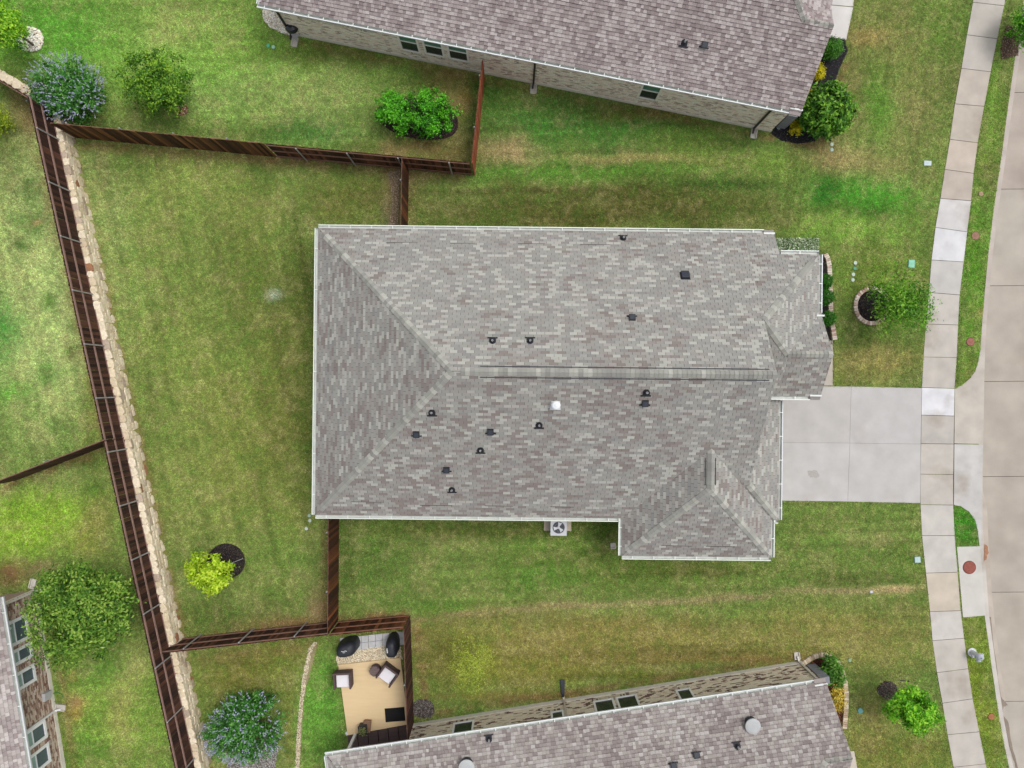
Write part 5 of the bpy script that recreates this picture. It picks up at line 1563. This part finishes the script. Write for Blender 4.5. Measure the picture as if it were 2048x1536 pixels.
path = [(632, 1284), (622, 1297), (616, 1320), (609, 1360), (604, 1400), (599, 1450), (597, 1500), (594, 1570)]
bed('gravel', 'thin cream gravel line curving down the lower left lawn', 'gravel', [(x - 4 + random.uniform(-1, 1), y) for x, y in path] + [(x + 4 + random.uniform(-1, 1), y) for x, y in reversed(path)], [(186, 176, 152), (208, 198, 174), (166, 150, 122)], 2200, .05, 13, base=(160, 146, 112), elong=1.0, hgt=.03)
bed('gravel', 'scattered pale stones around the foot of the small yellow-tipped tree', 'gravel', blob_pts(358, 218, 18, 14, amp=.08), [(150, 112, 84), (176, 140, 110), (210, 190, 170)], 120, .06, 14, base=(140, 100, 74), elong=1.0)
bed('mulch', 'brown mulch under the street tree at the top right corner', 'mulch', [(2012, 50), (2040, 55), (2036, 112), (2002, 120), (2000, 100)], [(92, 74, 62), (122, 102, 86), (152, 132, 114)], 700, .04, 15)
bed('gravel', 'bare pebbly soil strip beside the short dark fence', 'gravel', [(776, 345), (800, 338), (797, 452), (776, 455), (786, 400)], [(122, 104, 84), (150, 132, 112), (176, 160, 140)], 700, .04, 16, base=(134, 116, 90), elong=1.0, hgt=.02)

m_edge = mat('edging_brick', src='object', var=.15, scale=12, bump=.3, bscale=40, world=True)
eb = MB(); eb.box((0, 0, .06), (1, 1, .12)); eb_me = eb.mesh('brick'); eb_me.materials.append(m_edge)
def edging(label, pts_px, cols, step=.115, dep=.2, closed=False, seed=1, z=0.0):
    r = random.Random(seed)
    P = [W(x, y, 0) for x, y in pts_px]
    if closed: P.append(P[0])
    t = thing('brick_edging', label, 'brick edging', P[0])
    for a, b_ in zip(P[:-1], P[1:]):
        d = b_ - a; L_ = d.length; k = max(1, int(round(L_ / step)))
        for i in range(k):
            c = a + d * ((i + .5) / k); an = math.atan2(d.y, d.x) + r.uniform(-.05, .05)
            M = Matrix.Translation((c.x, c.y, z + r.uniform(-.01, .01))) @ Matrix.Rotation(an, 4, 'Z') @ Matrix.Diagonal((L_ / k * .88, dep, 1, 1))
            j = r.uniform(-8, 8); cc = r.choice(cols)
            inst('brick', eb_me, M, t, alb(tuple(v + j for v in cc)), keep=True)
    return t
EC = [(214, 196, 180), (196, 172, 156), (222, 208, 194), (178, 146, 132)]
edging('round brick ring around the feathery front tree', [(1742 + 33 * math.cos(t), 612 + 35 * math.sin(t)) for t in np.linspace(0, 2 * math.pi, 40, endpoint=False)], EC, .14, .17, True, 3)
edging('curving brick edging along the middle house front bed', [(1649, 508), (1654, 518), (1657, 532), (1658, 560), (1659, 600), (1661, 640), (1664, 655), (1668, 680)], EC, .10, .2, False, 4)
edging('curved cream brick edging of the lower house bed', [(1604, 1326), (1622, 1314), (1640, 1308), (1656, 1310), (1670, 1319), (1680, 1333), (1688, 1360), (1691, 1385), (1690, 1420), (1687, 1455)], [(224, 208, 182), (208, 188, 162), (190, 166, 142)], .105, .2, False, 5)

# ================================================================ SMALL THINGS ON THE GROUND
m_teal = mat('green_plastic', src='object', var=.08, scale=8, rough=.6)
m_iron = mat('rusty_iron', src='object', var=.2, scale=14, rough=.8, bump=.3, bscale=40)
def disc_cap(name, label, cat, px, py, r, color, group=None, h=.035, m=None, z0=0.0, ribs=False):
    c = W(px, py, z0); t = thing(name, label, cat, c, group=group)
    mb = MB(); mb.lathe([(r, -.03), (r, h * .6), (r * .93, h)], 26); o = mb.build('rim', m or m_teal, t); o.color = (*alb(tuple(v * .8 for v in color)), 1)
    mb = MB(); mb.lathe([(r * .86, h * .5), (r * .86, h + .006), (r * .8, h + .012)], 26)
    if ribs:
        for k in range(-2, 3): mb.box((0, k * r * .3, h + .014), (r * 1.1, r * .07, .008))
    else: mb.box((0, 0, h + .016), (r * .5, r * .12, .012))
    o = mb.build('lid', m or m_teal, t); o.color = (*alb(color), 1)
    return t
PALE = (196, 214, 200); TEAL = (120, 180, 160)
CG = 'cleanout caps in front of the middle house'
for (x, y, c, l) in ((1710, 526, PALE, 'topmost pale round cap in the row of four before the middle house'), (1709, 537, (92, 156, 130), 'darker green round cap in the row of four before the middle house'),
                     (1706, 549, PALE, 'third pale round cap in the row of four before the middle house'), (1705, 560, PALE, 'lowest pale round cap in the row of four before the middle house')):
    disc_cap('cleanout_cap', l, 'cleanout cap', x, y, .09, c, CG)
CG = 'caps by the lower left house corner'
for (x, y, c, l) in ((619, 1031, (170, 196, 172), 'upper pale cap touching the lower left corner of the middle house'), (620, 1041, PALE, 'middle pale cap below the lower left corner of the middle house'), (613, 1057, (206, 214, 206), 'lowest pale cap off the lower left corner of the middle house')):
    disc_cap('cleanout_cap', l, 'cleanout cap', x, y, .085, c, CG)
for (x, y, c, l) in ((537, 92, (96, 196, 150), 'teal round cap on the grass left of the kettle grill'), (547, 94.5, (170, 220, 190), 'paler round cap on the grass left of the kettle grill'),
                     (1557, 257, (170, 186, 180), 'grey round cap in the mulch by the upper house corner'), (1566, 250, (150, 166, 160), 'grey round cap behind another in the upper house mulch'),
                     (1663, 289, (186, 202, 184), 'upper pale cap below the large glossy shrub'), (1663, 300, (176, 194, 180), 'lower pale cap below the large glossy shrub'), (1699, 1320, (150, 176, 140), 'faint green cap beside the curved brick bed')):
    disc_cap('cleanout_cap', l, 'cleanout cap', x, y, .09, c)
disc_cap('irrigation_box', 'teal round valve lid beside the lower house roof', 'valve box', 1720, 1421, .13, (110, 170, 170))
disc_cap('manhole_lid', 'large red brown manhole lid on the white concrete pad', 'manhole', 1938, 1134.5, .31, (150, 86, 74), m=m_iron, ribs=True)
disc_cap('meter_lid', 'rusty round meter lid on the verge beside the bright sidewalk panels', 'meter lid', 1950, 472, .2, (156, 118, 100), m=m_iron)
disc_cap('meter_lid', 'reddish round meter lid on the verge above the driveway apron', 'meter lid', 1940, 684, .2, (158, 104, 92), m=m_iron)
disc_cap('meter_lid', 'small tan round lid on the upper verge', 'meter lid', 1961, 388, .12, (170, 146, 116), m=m_iron)
disc_cap('meter_lid', 'rust orange lid on the lower verge past the hydrant', 'meter lid', 1982, 1433, .16, (166, 112, 76), m=m_iron)
def rect_box(label, px, py, sx, sy, color, rz=0.0):
    t = thing('utility_box', label, 'utility box', W(px, py, 0), rz)
    mb = MB(); mb.box((0, 0, .02), (sx, sy, .07)); o = mb.build('rim', m_teal, t, bevel=.015); o.color = (*alb(tuple(v * .82 for v in color)), 1)
    mb = MB(); mb.box((0, 0, .054), (sx * .88, sy * .88, .02)); mb.box((0, 0, .068), (sx * .2, .03, .01)); o = mb.build('lid', m_teal, t, bevel=.006); o.color = (*alb(color), 1)
rect_box('green rectangular utility lid near the sidewalk by the feathery tree', 1822, 528, .30, .38, (140, 206, 176), -.06)
rect_box('pale blue grey utility lid on the upper front lawn', 1854, 327, .36, .24, (196, 212, 212), -.04)
rect_box('small pale square utility lid with a dark hole by the sidewalk', 1834, 1119, .28, .28, (182, 208, 204), .05)
# splash blocks
m_splash = mat('splash_concrete', alb((206, 200, 190)), var=.12, scale=8, bump=.2)
def splash(label, px, py, rz, z0=0.0, m=None, L_=.42, w_=.28):
    t = thing('splash_block', label, 'splash block', W(px, py, z0), rz)
    mb = MB(); mb.box((0, 0, .02), (L_, w_, .04)); mb.build('base', m or m_splash, t)
    for s_ in (-1, 1):
        mb = MB(); mb.box((0, s_ * (w_ / 2 - .02), .065), (L_, .04, .07)); mb.build('side_lip', m or m_splash, t)
    mb = MB(); mb.box((-L_ / 2 + .02, 0, .065), (.04, w_ - .085, .07)); mb.build('end_lip', m or m_splash, t)
splash('pale splash block beside the kettle grill', 590, 85, -1.75)
splash('splash block below the middle downspout of the upper house', 1067, 179, -1.6)
splash('splash block at the front downspout of the upper house', 1507, 268, -1.75)
splash('white splash block tucked by the lower roof wing of the middle house', 1226, 1091, 1.65, L_=.26, w_=.24)
splash('splash block at the front downspout of the lower house', 1593, 1311, 1.7, L_=.32, w_=.26)
splash('pale splash block at the upper corner of the left edge house', 67, 1167, 1.3, WEST_Z)
splash('green and white splash block by the garden hose', 122, 1414, -.1, WEST_Z)
# black downspout extension
t = thing('drain_extension', 'black drain extension on the grass before the lower house', 'drain pipe', W(1125, 1373, 0), math.radians(92))
mb = MB(); q = [(-.33, -.07), (.33, -.11), (.33, .11), (-.33, .07)]
mb.prism([Vector((x, y, .14 if x < 0 else .09)) for x, y in q], (0, 0, -.09)); mb.build('spout', m_blk2, t, bevel=.02)
mb = MB(); mb.box((-.36, 0, .12), (.12, .1, .1)); mb.build('collar', m_blk, t)
# hose coil
m_hose = mat('green_hose', alb((52, 128, 70)), var=.1, rough=.5)
t = thing('garden_hose', 'green garden hose looped beside the left edge house wall', 'hose', W(112, 1398, WEST_Z))
for k, (cx, cy, r, z) in enumerate(((-.38, .18, .30, .55), (.08, .10, .26, .06))):
    mb = MB(); pts = [Vector((cx + r * math.cos(a) * 1.0, cy + r * .8 * math.sin(a), z + .18 * math.cos(a) * (k == 0))) for a in np.linspace(0, 5.4, 28)]
    for a, b_ in zip(pts[:-1], pts[1:]): mb.tube(a, b_, .014, .014, 6, caps=False)
    mb.build('loop', m_hose, t)
# kettle grill
kg = thing('kettle_grill', 'black kettle grill standing at the corner of the upper house', 'grill', W(594, 71, 0))
m_enam = mat('black_enamel', alb((40, 42, 48)), var=.1, rough=.25, spec=.6)
mb = MB(); mb.lathe([(.06, .52), (.2, .58), (.28, .70), (.29, .76)], 26); mb.build('bowl', m_enam, kg, smooth=False)
mb = MB(); mb.lathe([(.295, .762), (.29, .80), (.24, .90), (.13, .965), (.02, .98)], 26); ld = mb.build('lid', m_enam, kg)
mb = MB(); mb.box((0, 0, 1.0), (.14, .03, .03)); mb.box((.06, 0, .985), (.02, .02, .04)); mb.box((-.06, 0, .985), (.02, .02, .04)); mb.build('handle', m_pipe, ld)
for a in (.5, 2.6, 4.7):
    mb = MB(); mb.tube((.16 * math.cos(a), .16 * math.sin(a), .62), (.3 * math.cos(a), .3 * math.sin(a), 0.02), .014, .014, 6); mb.build('leg', m_pipe, kg)
mb = MB(); mb.lathe([(.2, .22), (.21, .235)], 20); mb.build('ash_tray', m_pipe, kg)
# air conditioner
ac = thing('air_conditioner', 'white air conditioner with round fan under the lower eave of the middle house', 'air conditioner', W(1115, 1049, 0), TH)
m_acw = mat('ac_white', alb((214, 216, 220)), var=.05, rough=.4)
m_pad = mat('ac_pad', alb((204, 192, 170)), var=.1, scale=6)
mb = MB(); mb.box((0, .12, .03), (1.24, .78, .08)); mb.build('pad', m_pad, ac)
mb = MB(); mb.box((0, .02, .43), (.68, .68, .7)); mb.build('body', m_blk2, ac, bevel=.03)
mb = MB()
n = 32; zt = .80
for i in range(n):
    a0, a1 = 2 * math.pi * i / n, 2 * math.pi * (i + 1) / n
    def sq(a): k = .36 / max(abs(math.cos(a)), abs(math.sin(a))); return Vector((k * math.cos(a), .02 + k * math.sin(a), zt))
    def ci(a): return Vector((.27 * math.cos(a), .02 + .27 * math.sin(a), zt))
    mb.prism([ci(a0), sq(a0), sq(a1), ci(a1)], (0, 0, -.05))
mb.build('top_cover', m_acw, ac)
for k in range(3):
    a = 2.1 * k + .9; mb = MB()
    p = [Vector((.05 * math.cos(a), .02 + .05 * math.sin(a), .788)), Vector((.24 * math.cos(a), .02 + .24 * math.sin(a), .782)), Vector((.24 * math.cos(a + .75), .02 + .24 * math.sin(a + .75), .784)), Vector((.05 * math.cos(a + 1.2), .02 + .05 * math.sin(a + 1.2), .789))]
    mb.prism(p, (0, 0, -.004)); mb.build('fan_blade', m_galv, ac)
mb = MB(); mb.lathe([(.06, .786), (.06, .80), (.03, .81)], 14, Matrix.Translation((0, .02, 0))); mb.build('fan_hub', m_acw, ac)
for k in range(5):
    r = .08 + k * .045; mb = MB()
    pts = [Vector((r * math.cos(a), .02 + r * math.sin(a), .806)) for a in np.linspace(0, 2 * math.pi, 25)]
    for a, b_ in zip(pts[:-1], pts[1:]): mb.tube(a, b_, .003, .003, 4, caps=False)
    mb.build('guard_ring', m_pipe, ac)
# fire hydrant
fh = thing('fire_hydrant', 'silver white fire hydrant on the grass verge', 'hydrant', W(1943, 1304, 0), .2)
m_hyd = mat('hydrant_paint', alb((214, 216, 222)), var=.1, scale=8, rough=.45)
m_hyd2 = mat('hydrant_cap', alb((190, 196, 208)), var=.1, rough=.4)
mb = MB(); mb.lathe([(.2, -.02), (.2, .05), (.12, .06), (.11, .5), (.15, .52), (.15, .56)], 22); mb.build('barrel', m_hyd, fh)
mb = MB(); mb.lathe([(.16, .565), (.16, .59), (.125, .67), (.06, .72), (.035, .73), (.035, .79)], 22); mb.build('bonnet', m_hyd2, fh)
for a in (0, math.pi / 2, math.pi):
    r0, l_ = (.065, .2) if a != math.pi / 2 else (.085, .22)
    mb = MB(); dv = Vector((math.cos(a), -math.sin(a), 0)); mb.tube(dv * .08 + Vector((0, 0, .42)), dv * l_ + Vector((0, 0, .42)), r0, r0, 14); mb.tube(dv * l_ + Vector((0, 0, .42)), dv * (l_ + .05) + Vector((0, 0, .42)), r0 * 1.15, r0, 14)
    mb.build('nozzle', m_hyd2, fh)
# tree stake and irrigation bits
t = thing('tree_stake', 'thin pale stake lying across the black mulch circle', 'stake', W(466, 1125, .08))
mb = MB(); mb.tube(W(446, 1133, .1) - W(466, 1125, .08), W(486, 1117, .1) - W(466, 1125, .08), .012, .010, 6); mb.build('rod', m_pipe, t)
t = thing('sprinkler_rod', 'thin dark rod lying on the lower right lawn', 'rod', W(1808, 1361, .02))
mb = MB(); mb.tube((-.2, .02, .03), (.2, -.03, .03), .022, .018, 6); mb.tube((.2, -.03, .0), (.2, -.03, .06), .03, .03, 8); mb.build('rod', m_blk, t)
t = thing('survey_marker', 'small pale stone on the dry strip by the lower front lawn', 'stone', W(1741, 1183, 0))
o = inst('lump', stone_me[2][1], Matrix.Diagonal((.16, .12, .12, 1)) @ Matrix.Translation((0, 0, .3)), t, alb((206, 206, 212)))

# ================================================================ PATIO OF THE LOWER HOUSE
m_deck_c = mat('tan_stain', alb((233, 205, 160)), var=.05, scale=3, stretch=(.4, 3, 1), rough=.6, world=True)
m_plank = mat('dark_planks', alb((86, 70, 68)), var=.15, scale=5, stretch=(.5, 4, 1), rough=.7, world=True)
PZ = .14
ps = structure('patio_slab', 'smooth tan stained patio slab with a darker covered part', 'patio')
def px_prism(pts, z1, z0, m, name, parent, bevel=0):
    p = [W(x, y, z1) for x, y in pts]
    a = sum(p[i].x * p[(i + 1) % len(p)].y - p[(i + 1) % len(p)].x * p[i].y for i in range(len(p)))
    if a < 0: p.reverse()
    mb = MB(); mb.prism(p, (0, 0, z0 - z1)); return mb.build(name, m, parent, bevel=bevel)
px_prism([(676, 1330), (801, 1316), (817, 1449), (695, 1471)], PZ, -.1, m_deck_c, 'slab', ps, .012)
SIDE = [(676, 1330), (801, 1316), (817, 1449), (695, 1471)]
for k in range(6):
    f0, f1 = k / 6, (k + 1) / 6 - .012
    a = [(695 + (817 - 695) * f0, 1471.5 - 22 * f0), (695 + (817 - 695) * f1, 1471.5 - 22 * f1), (700 + 122 * f1, 1520 - 22 * f1), (700 + 122 * f0, 1520 - 22 * f0)]
    px_prism(a, PZ - .004, -.1, m_plank, 'covered_board', ps)
# pavers
pv = structure('pavers', 'square white concrete pavers between the two covered grills', 'pavers')
m_pav = mat('paver', src='object', var=.1, scale=8, bump=.2, world=True)
for i in range(9):
    for j in range(2):
        x, y = 680 + i * 14.2, 1277 - i * 1.6 + j * 13.6 + .0
        q = [(x, y), (x + 13.4, y - 1.5), (x + 14, y + 11.4), (x + .6, y + 12.9)]
        o = px_prism(q, .05 + random.uniform(0, .008), -.02, m_pav, 'paver', pv); o.color = (*alb((random.choice((206, 212, 200)),) * 3), 1)
BEDS.append([(676, 1275), (808, 1262), (812, 1292), (680, 1306)])
# wicker armchairs
m_wick = mat('dark_wicker', alb((92, 74, 74)), var=.3, scale=40, bump=.5, bscale=80, rough=.7)
m_cush = mat('white_cushion', alb((240, 236, 240)), var=.04, scale=6, rough=.8)
def armchair(label, px, py, rz):
    t = thing('armchair', label, 'armchair', W(px, py, PZ), rz, 'wicker armchairs on the patio')
    mb = MB(); mb.box((0, -.02, .19), (.70, .66, .22)); mb.build('base', m_wick, t, bevel=.015)
    mb = MB(); M = Matrix.Translation((0, .32, .45)) @ Matrix.Rotation(-.13, 4, 'X'); mb.box((0, 0, 0), (.76, .09, .62), M=M); mb.build('backrest', m_wick, t, bevel=.02)
    for s_ in (-1, 1):
        mb = MB(); mb.box((s_ * .355, -.04, .34), (.08, .70, .56)); mb.build('armrest', m_wick, t, bevel=.02)
        for y in (-.3, .26):
            mb = MB(); mb.box((s_ * .33, y, .035), (.05, .05, .07)); mb.build('leg', m_wick, t)
    mb = MB(); mb.box((0, -.06, .36), (.60, .60, .12)); mb.build('seat_cushion', m_cush, t, bevel=.035)
    return t
armchair('wicker armchair with white cushion at the left patio edge', 690, 1351, math.radians(3))
armchair('wicker armchair with white cushion turned beside the round table', 779.5, 1341, math.radians(-36))
st_ = thing('side_table', 'round dark wicker side table between the two armchairs', 'side table', W(753, 1335, PZ))
mb = MB(); mb.lathe([(.19, 0), (.22, .1), (.22, .40), (.235, .42)], 28); mb.build('drum', m_wick, st_)
mb = MB(); 
for k in range(5):
    y0 = -.225 + k * .09; hw2 = math.sqrt(max(.0, .237 ** 2 - max(abs(y0), abs(y0 + .085)) ** 2)) + .015
    mb2 = MB(); mb2.box((0, y0 + .0425, .437), (2 * hw2, .086, .03)); o = mb2.build('top_slat', mat('slat_wood', alb((112, 96, 94)), var=.2, scale=8, stretch=(1, 5, 1)), st_)
mt = thing('door_mat', 'black rectangular mat on the tan patio', 'mat', W(790, 1429, PZ), math.radians(4.5))
m_mat = mat('black_rubber', alb((26, 24, 24)), var=.25, scale=30, bump=.4, rough=.85)
mb = MB(); mb.box((0, 0, .012), (.89, .62, .016)); mb.build('backing', m_mat, mt)
for k in range(14):
    mb = MB(); mb.box((-.39 + k * .06, 0, .026), (.045, .54, .012)); mb.build('rib', m_mat, mt)
# covered grills
m_cov = mat('grill_cover', alb((48, 50, 58)), var=.3, scale=4, detail=6, bump=.9, bscale=7, rough=.55, spec=.4)
def cover(label, outline, px, py, rz, zt, z0, mark):
    t = thing('covered_grill', label, 'grill', W(px, py, z0), rz, None)
    n = len(outline); r = random.Random(int(px))
    mb = MB()
    lev = [(1.04, 0.0), (1.0, .35), (1.0, .7), (.86, .86), (.62, zt), (.25, zt + .04)]
    rings = []
    for k, (f, z) in enumerate(lev):
        rings.append([Vector((x * f + (r.uniform(-.025, .025) if k else 0), y * f + (r.uniform(-.025, .025) if k else 0), z + (r.uniform(-.03, .03) if 0 < k else 0))) for x, y in outline])
    mb.v = [tuple(p) for rg_ in rings for p in rg_]
    def fadd(f): mb.f.append(f); mb.c.append((.5, .5, .5)); mb.mi.append(0)
    for k in range(len(lev) - 1):
        for i in range(n):
            j = (i + 1) % n; fadd((k * n + i, k * n + j, (k + 1) * n + j, (k + 1) * n + i))
    fadd(tuple(range((len(lev) - 1) * n, len(lev) * n)))
    o = mb.build('cover', m_cov, t, smooth=True)
    md = o.modifiers.new('sub', 'SUBSURF'); md.levels = 1; md.render_levels = 1
    mk = MB(); mark(mk, zt); mk.build('printed_mark', m_white, t)
def mk_left(mb, zt):
    pts = [(-.12, .03), (-.04, -.01), (.04, .03), (.12, .0)]
    for a, b_ in zip(pts[:-1], pts[1:]): mb.tube((a[0], a[1], zt + .05), (b_[0], b_[1], zt + .05), .012, .012, 5)
    mb.tube((-.06, -.05, zt + .05), (.04, -.05, zt + .05), .01, .01, 5)
def mk_right(mb, zt):
    for k in range(4):
        mb.box((-.13, -.09 + k * .055, zt + .02), (.05, .034, .05))
cover('large black grill cover at the left end of the pavers', [(-.52, -.2), (-.35, -.36), (.05, -.38), (.38, -.3), (.5, -.08), (.48, .25), (.25, .34), (-.1, .3), (-.42, .18)], 699, 1286, .12, 1.0, .03, mk_left)
cover('narrow black grill cover at the right end of the pavers by the fence', [(-.25, -.46), (.2, -.48), (.27, -.2), (.27, .4), (.1, .46), (-.2, .44), (-.27, .1), (-.27, -.25)], 788, 1284, .06, 1.0, .03, mk_right)
# planter and brown box by the covered patio
t = thing('planter', 'square dark planter with a green plant at the covered patio edge', 'planter', W(729, 1452, PZ), .12)
mb = MB(); mb.box((0, 0, .2), (.36, .36, .4)); mb.box((0, 0, .405), (.40, .40, .03)); mb.build('pot', m_blk, t, bevel=.01)
rng = np.random.default_rng(5); n = 260
pos = np.stack([rng.normal(size=n) * .08, rng.normal(size=n) * .08, .46 + np.abs(rng.normal(size=n)) * .06], 1)
np_mesh('leaves', leaf_quads(rng, pos, .05, .7, 1.8), n, 4, palette(rng, n, [(96, 112, 60), (140, 150, 90), (176, 180, 124)]), m_leaf, t)
t = thing('storage_box', 'slanted brown box behind the square planter', 'box', W(734, 1447, PZ), -.1)
m_brn = mat('brown_fabric', alb((136, 106, 84)), var=.12, scale=10)
mb = MB(); mb.prism([Vector(p) for p in ((-.22, -.2, .3), (.22, -.24, .34), (.2, .22, .2), (-.1, .2, .16))], (0, 0, -.16)); mb.build('body', m_brn, t, bevel=.015)
mb = MB(); mb.box((.02, -.02, .06), (.34, .34, .12)); mb.build('foot', m_brn, t)
t = thing('drain_elbow', 'white drain elbow at the left edge of the patio', 'drain pipe', W(694, 1464, 0))
mb = MB(); mb.tube((0, 0, .03), (0, 0, .12), .06, .06, 12); mb.tube((0, 0, .12), (.06, -.06, .16), .055, .05, 12); mb.build('elbow', m_white, t)

# ================================================================ GRASS BLADES
def grass():
    rng = np.random.default_rng(2024)
    N_ = 2150000
    x = rng.uniform(-23.6, 23.2, N_); y = rng.uniform(-17.7, 17.7, N_)
    wm = west_mask(x, y)
    z = np.where(wm, WEST_Z, 0.0)
    px = 1024 + x * F / (H - z); py = 768 - y * F / (H - z)
    keep = (px > -12) & (px < 2060) & (py > -12) & (py < 1548)
    px0 = 1024 + x * F / H; py0 = 768 - y * F / H
    keep &= px0 < kerb_x(py0) - .5
    # paved parts
    for poly in ([*SWL, *reversed(SWR)], DRV, APR, [(1600, 690), (1665, 680), (1665, 771), (1600, 771)], [(1640, -60), (1713, -60), (1692, 80), (1640, 72)],
                 [(1660, 1500), (1708, 1502), (1716, 1545), (1720, 1600), (1660, 1600)], [(1913, 1093), (1960, 1092), (1971, 1231), (1925, 1235)],
                 SIDE, [(690, 1471), (820, 1447), (840, 1560), (690, 1560)]):
        keep &= ~in_poly(px0, py0, poly)
    for b_ in BEDS: keep &= ~in_poly(px0, py0, b_)
    # houses
    def wpoly(pts): return [(p[0], p[1]) for p in pts]
    for poly in ([R2(*q) for q in loop], wpoly([nw.at(0, 0, .03), nw.at(nw.L, 0, .03), nw.at(nw.L, 0, -9), nw.at(0, 0, -9)]),
                 wpoly([sw_.at(0, 0, .03), sw_.at(sw_.L, 0, .03), sw_.at(sw_.L, 0, -9), sw_.at(0, 0, -9)]),
                 wpoly([ww.at(0, 0, .03), ww.at(ww.L, 0, .03), ww.at(ww.L, 0, -7), ww.at(0, 0, -7)])):
        keep &= ~in_poly(x, y, poly)
    # wall footprint
    dd = (x - FA.x) * fnor.x + (y - FA.y) * fnor.y; al = (x - FA.x) * fdir.x + (y - FA.y) * fdir.y
    keep &= ~((dd > -.03) & (dd < .30) & (al > -.2))
    # hidden under roofs: thin out
    under = in_poly(x, y, [R2(xW + .5, yN - .5), R2(xW + .5, yS + .5), R2(xR, yS + .5), R2(xR, yN - .5)])
    keep &= ~under
    # bare soil patches have fewer blades
    bare = np.zeros(N_)
    for cx, cy, rx, ry, s_ in ((905, 240, 48, 80, .75), (860, 302, 110, 20, .75), (640, 1215, 20, 45, .8), (590, 1252, 90, 10, .7), (60, 215, 40, 40, .8), (30, 1142, 50, 22, .8), (1080, 1396, 260, 9, .6), (1500, 1322, 160, 8, .6),
                               (790, 350, 16, 60, .7), (155, 1405, 12, 13, .8), (840, 343, 40, 14, .7), (1010, 225 + 5, 10, 5, 0)):
        bare = np.maximum(bare, s_ * np.exp(-(((px - cx) / rx) ** 2 + ((py - cy) / ry) ** 2) ** 1.5))
    keep &= rng.random(N_) > bare
    x, y, z, px, py = x[keep], y[keep], z[keep], px[keep], py[keep]
    n = len(x)
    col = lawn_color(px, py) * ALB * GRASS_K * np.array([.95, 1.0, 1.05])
    # blade to blade colour: some straw, some fresh
    r = rng.random(n)
    straw = np.array(lin((190, 172, 116))) * ALB; fresh = np.array(lin((96, 142, 44))) * ALB; dark = np.array(lin((58, 78, 30))) * ALB
    a = (np.where(r < .09, .5, 0))[:, None]; col = col * (1 - a) + straw * a
    a = (np.where((r > .13) & (r < .23), .4, 0))[:, None]; col = col * (1 - a) + fresh * a
    a = (np.where((r > .23) & (r < .38), .45, 0))[:, None]; col = col * (1 - a) + dark * a
    cl = fbm(px / 3.2 + 5, py / 3.2 + 50, 2); cl2 = fbm(px / 7 + 15, py / 7 + 5, 2)
    col = col * rng.uniform(.7, 1.3, (n, 1)) * (.55 + cl * .9)[:, None] * (.74 + cl2 * .52)[:, None]
    L_ = rng.uniform(.05, .095, n); wd = rng.uniform(.010, .018, n)
    az = rng.uniform(0, 2 * np.pi, n); tl = rng.uniform(.65, 1.42, n)
    dx = np.cos(az) * np.sin(tl) * L_; dy = np.sin(az) * np.sin(tl) * L_; dz = np.cos(tl) * L_
    sx = -np.sin(az) * wd; sy = np.cos(az) * wd
    zb = z + (fbm(x * .9, y * .9, 3) - .5) * .03
    v = np.empty((n, 3, 3), np.float32)
    v[:, 0] = np.stack([x - sx, y - sy, zb], 1); v[:, 1] = np.stack([x + sx, y + sy, zb], 1); v[:, 2] = np.stack([x + dx, y + dy, zb + dz], 1)
    o = np_mesh('grass', v.reshape(-1, 3), n, 3, col, mat('grass_blade', src='tint', var=0, rough=.7, spec=.15, trans=.25))
    tag(o, 'short mown grass blades over all the lawns and verges', 'grass', kind='stuff')
    print('grass blades', n)
GRASS_K = 2.04
grass()
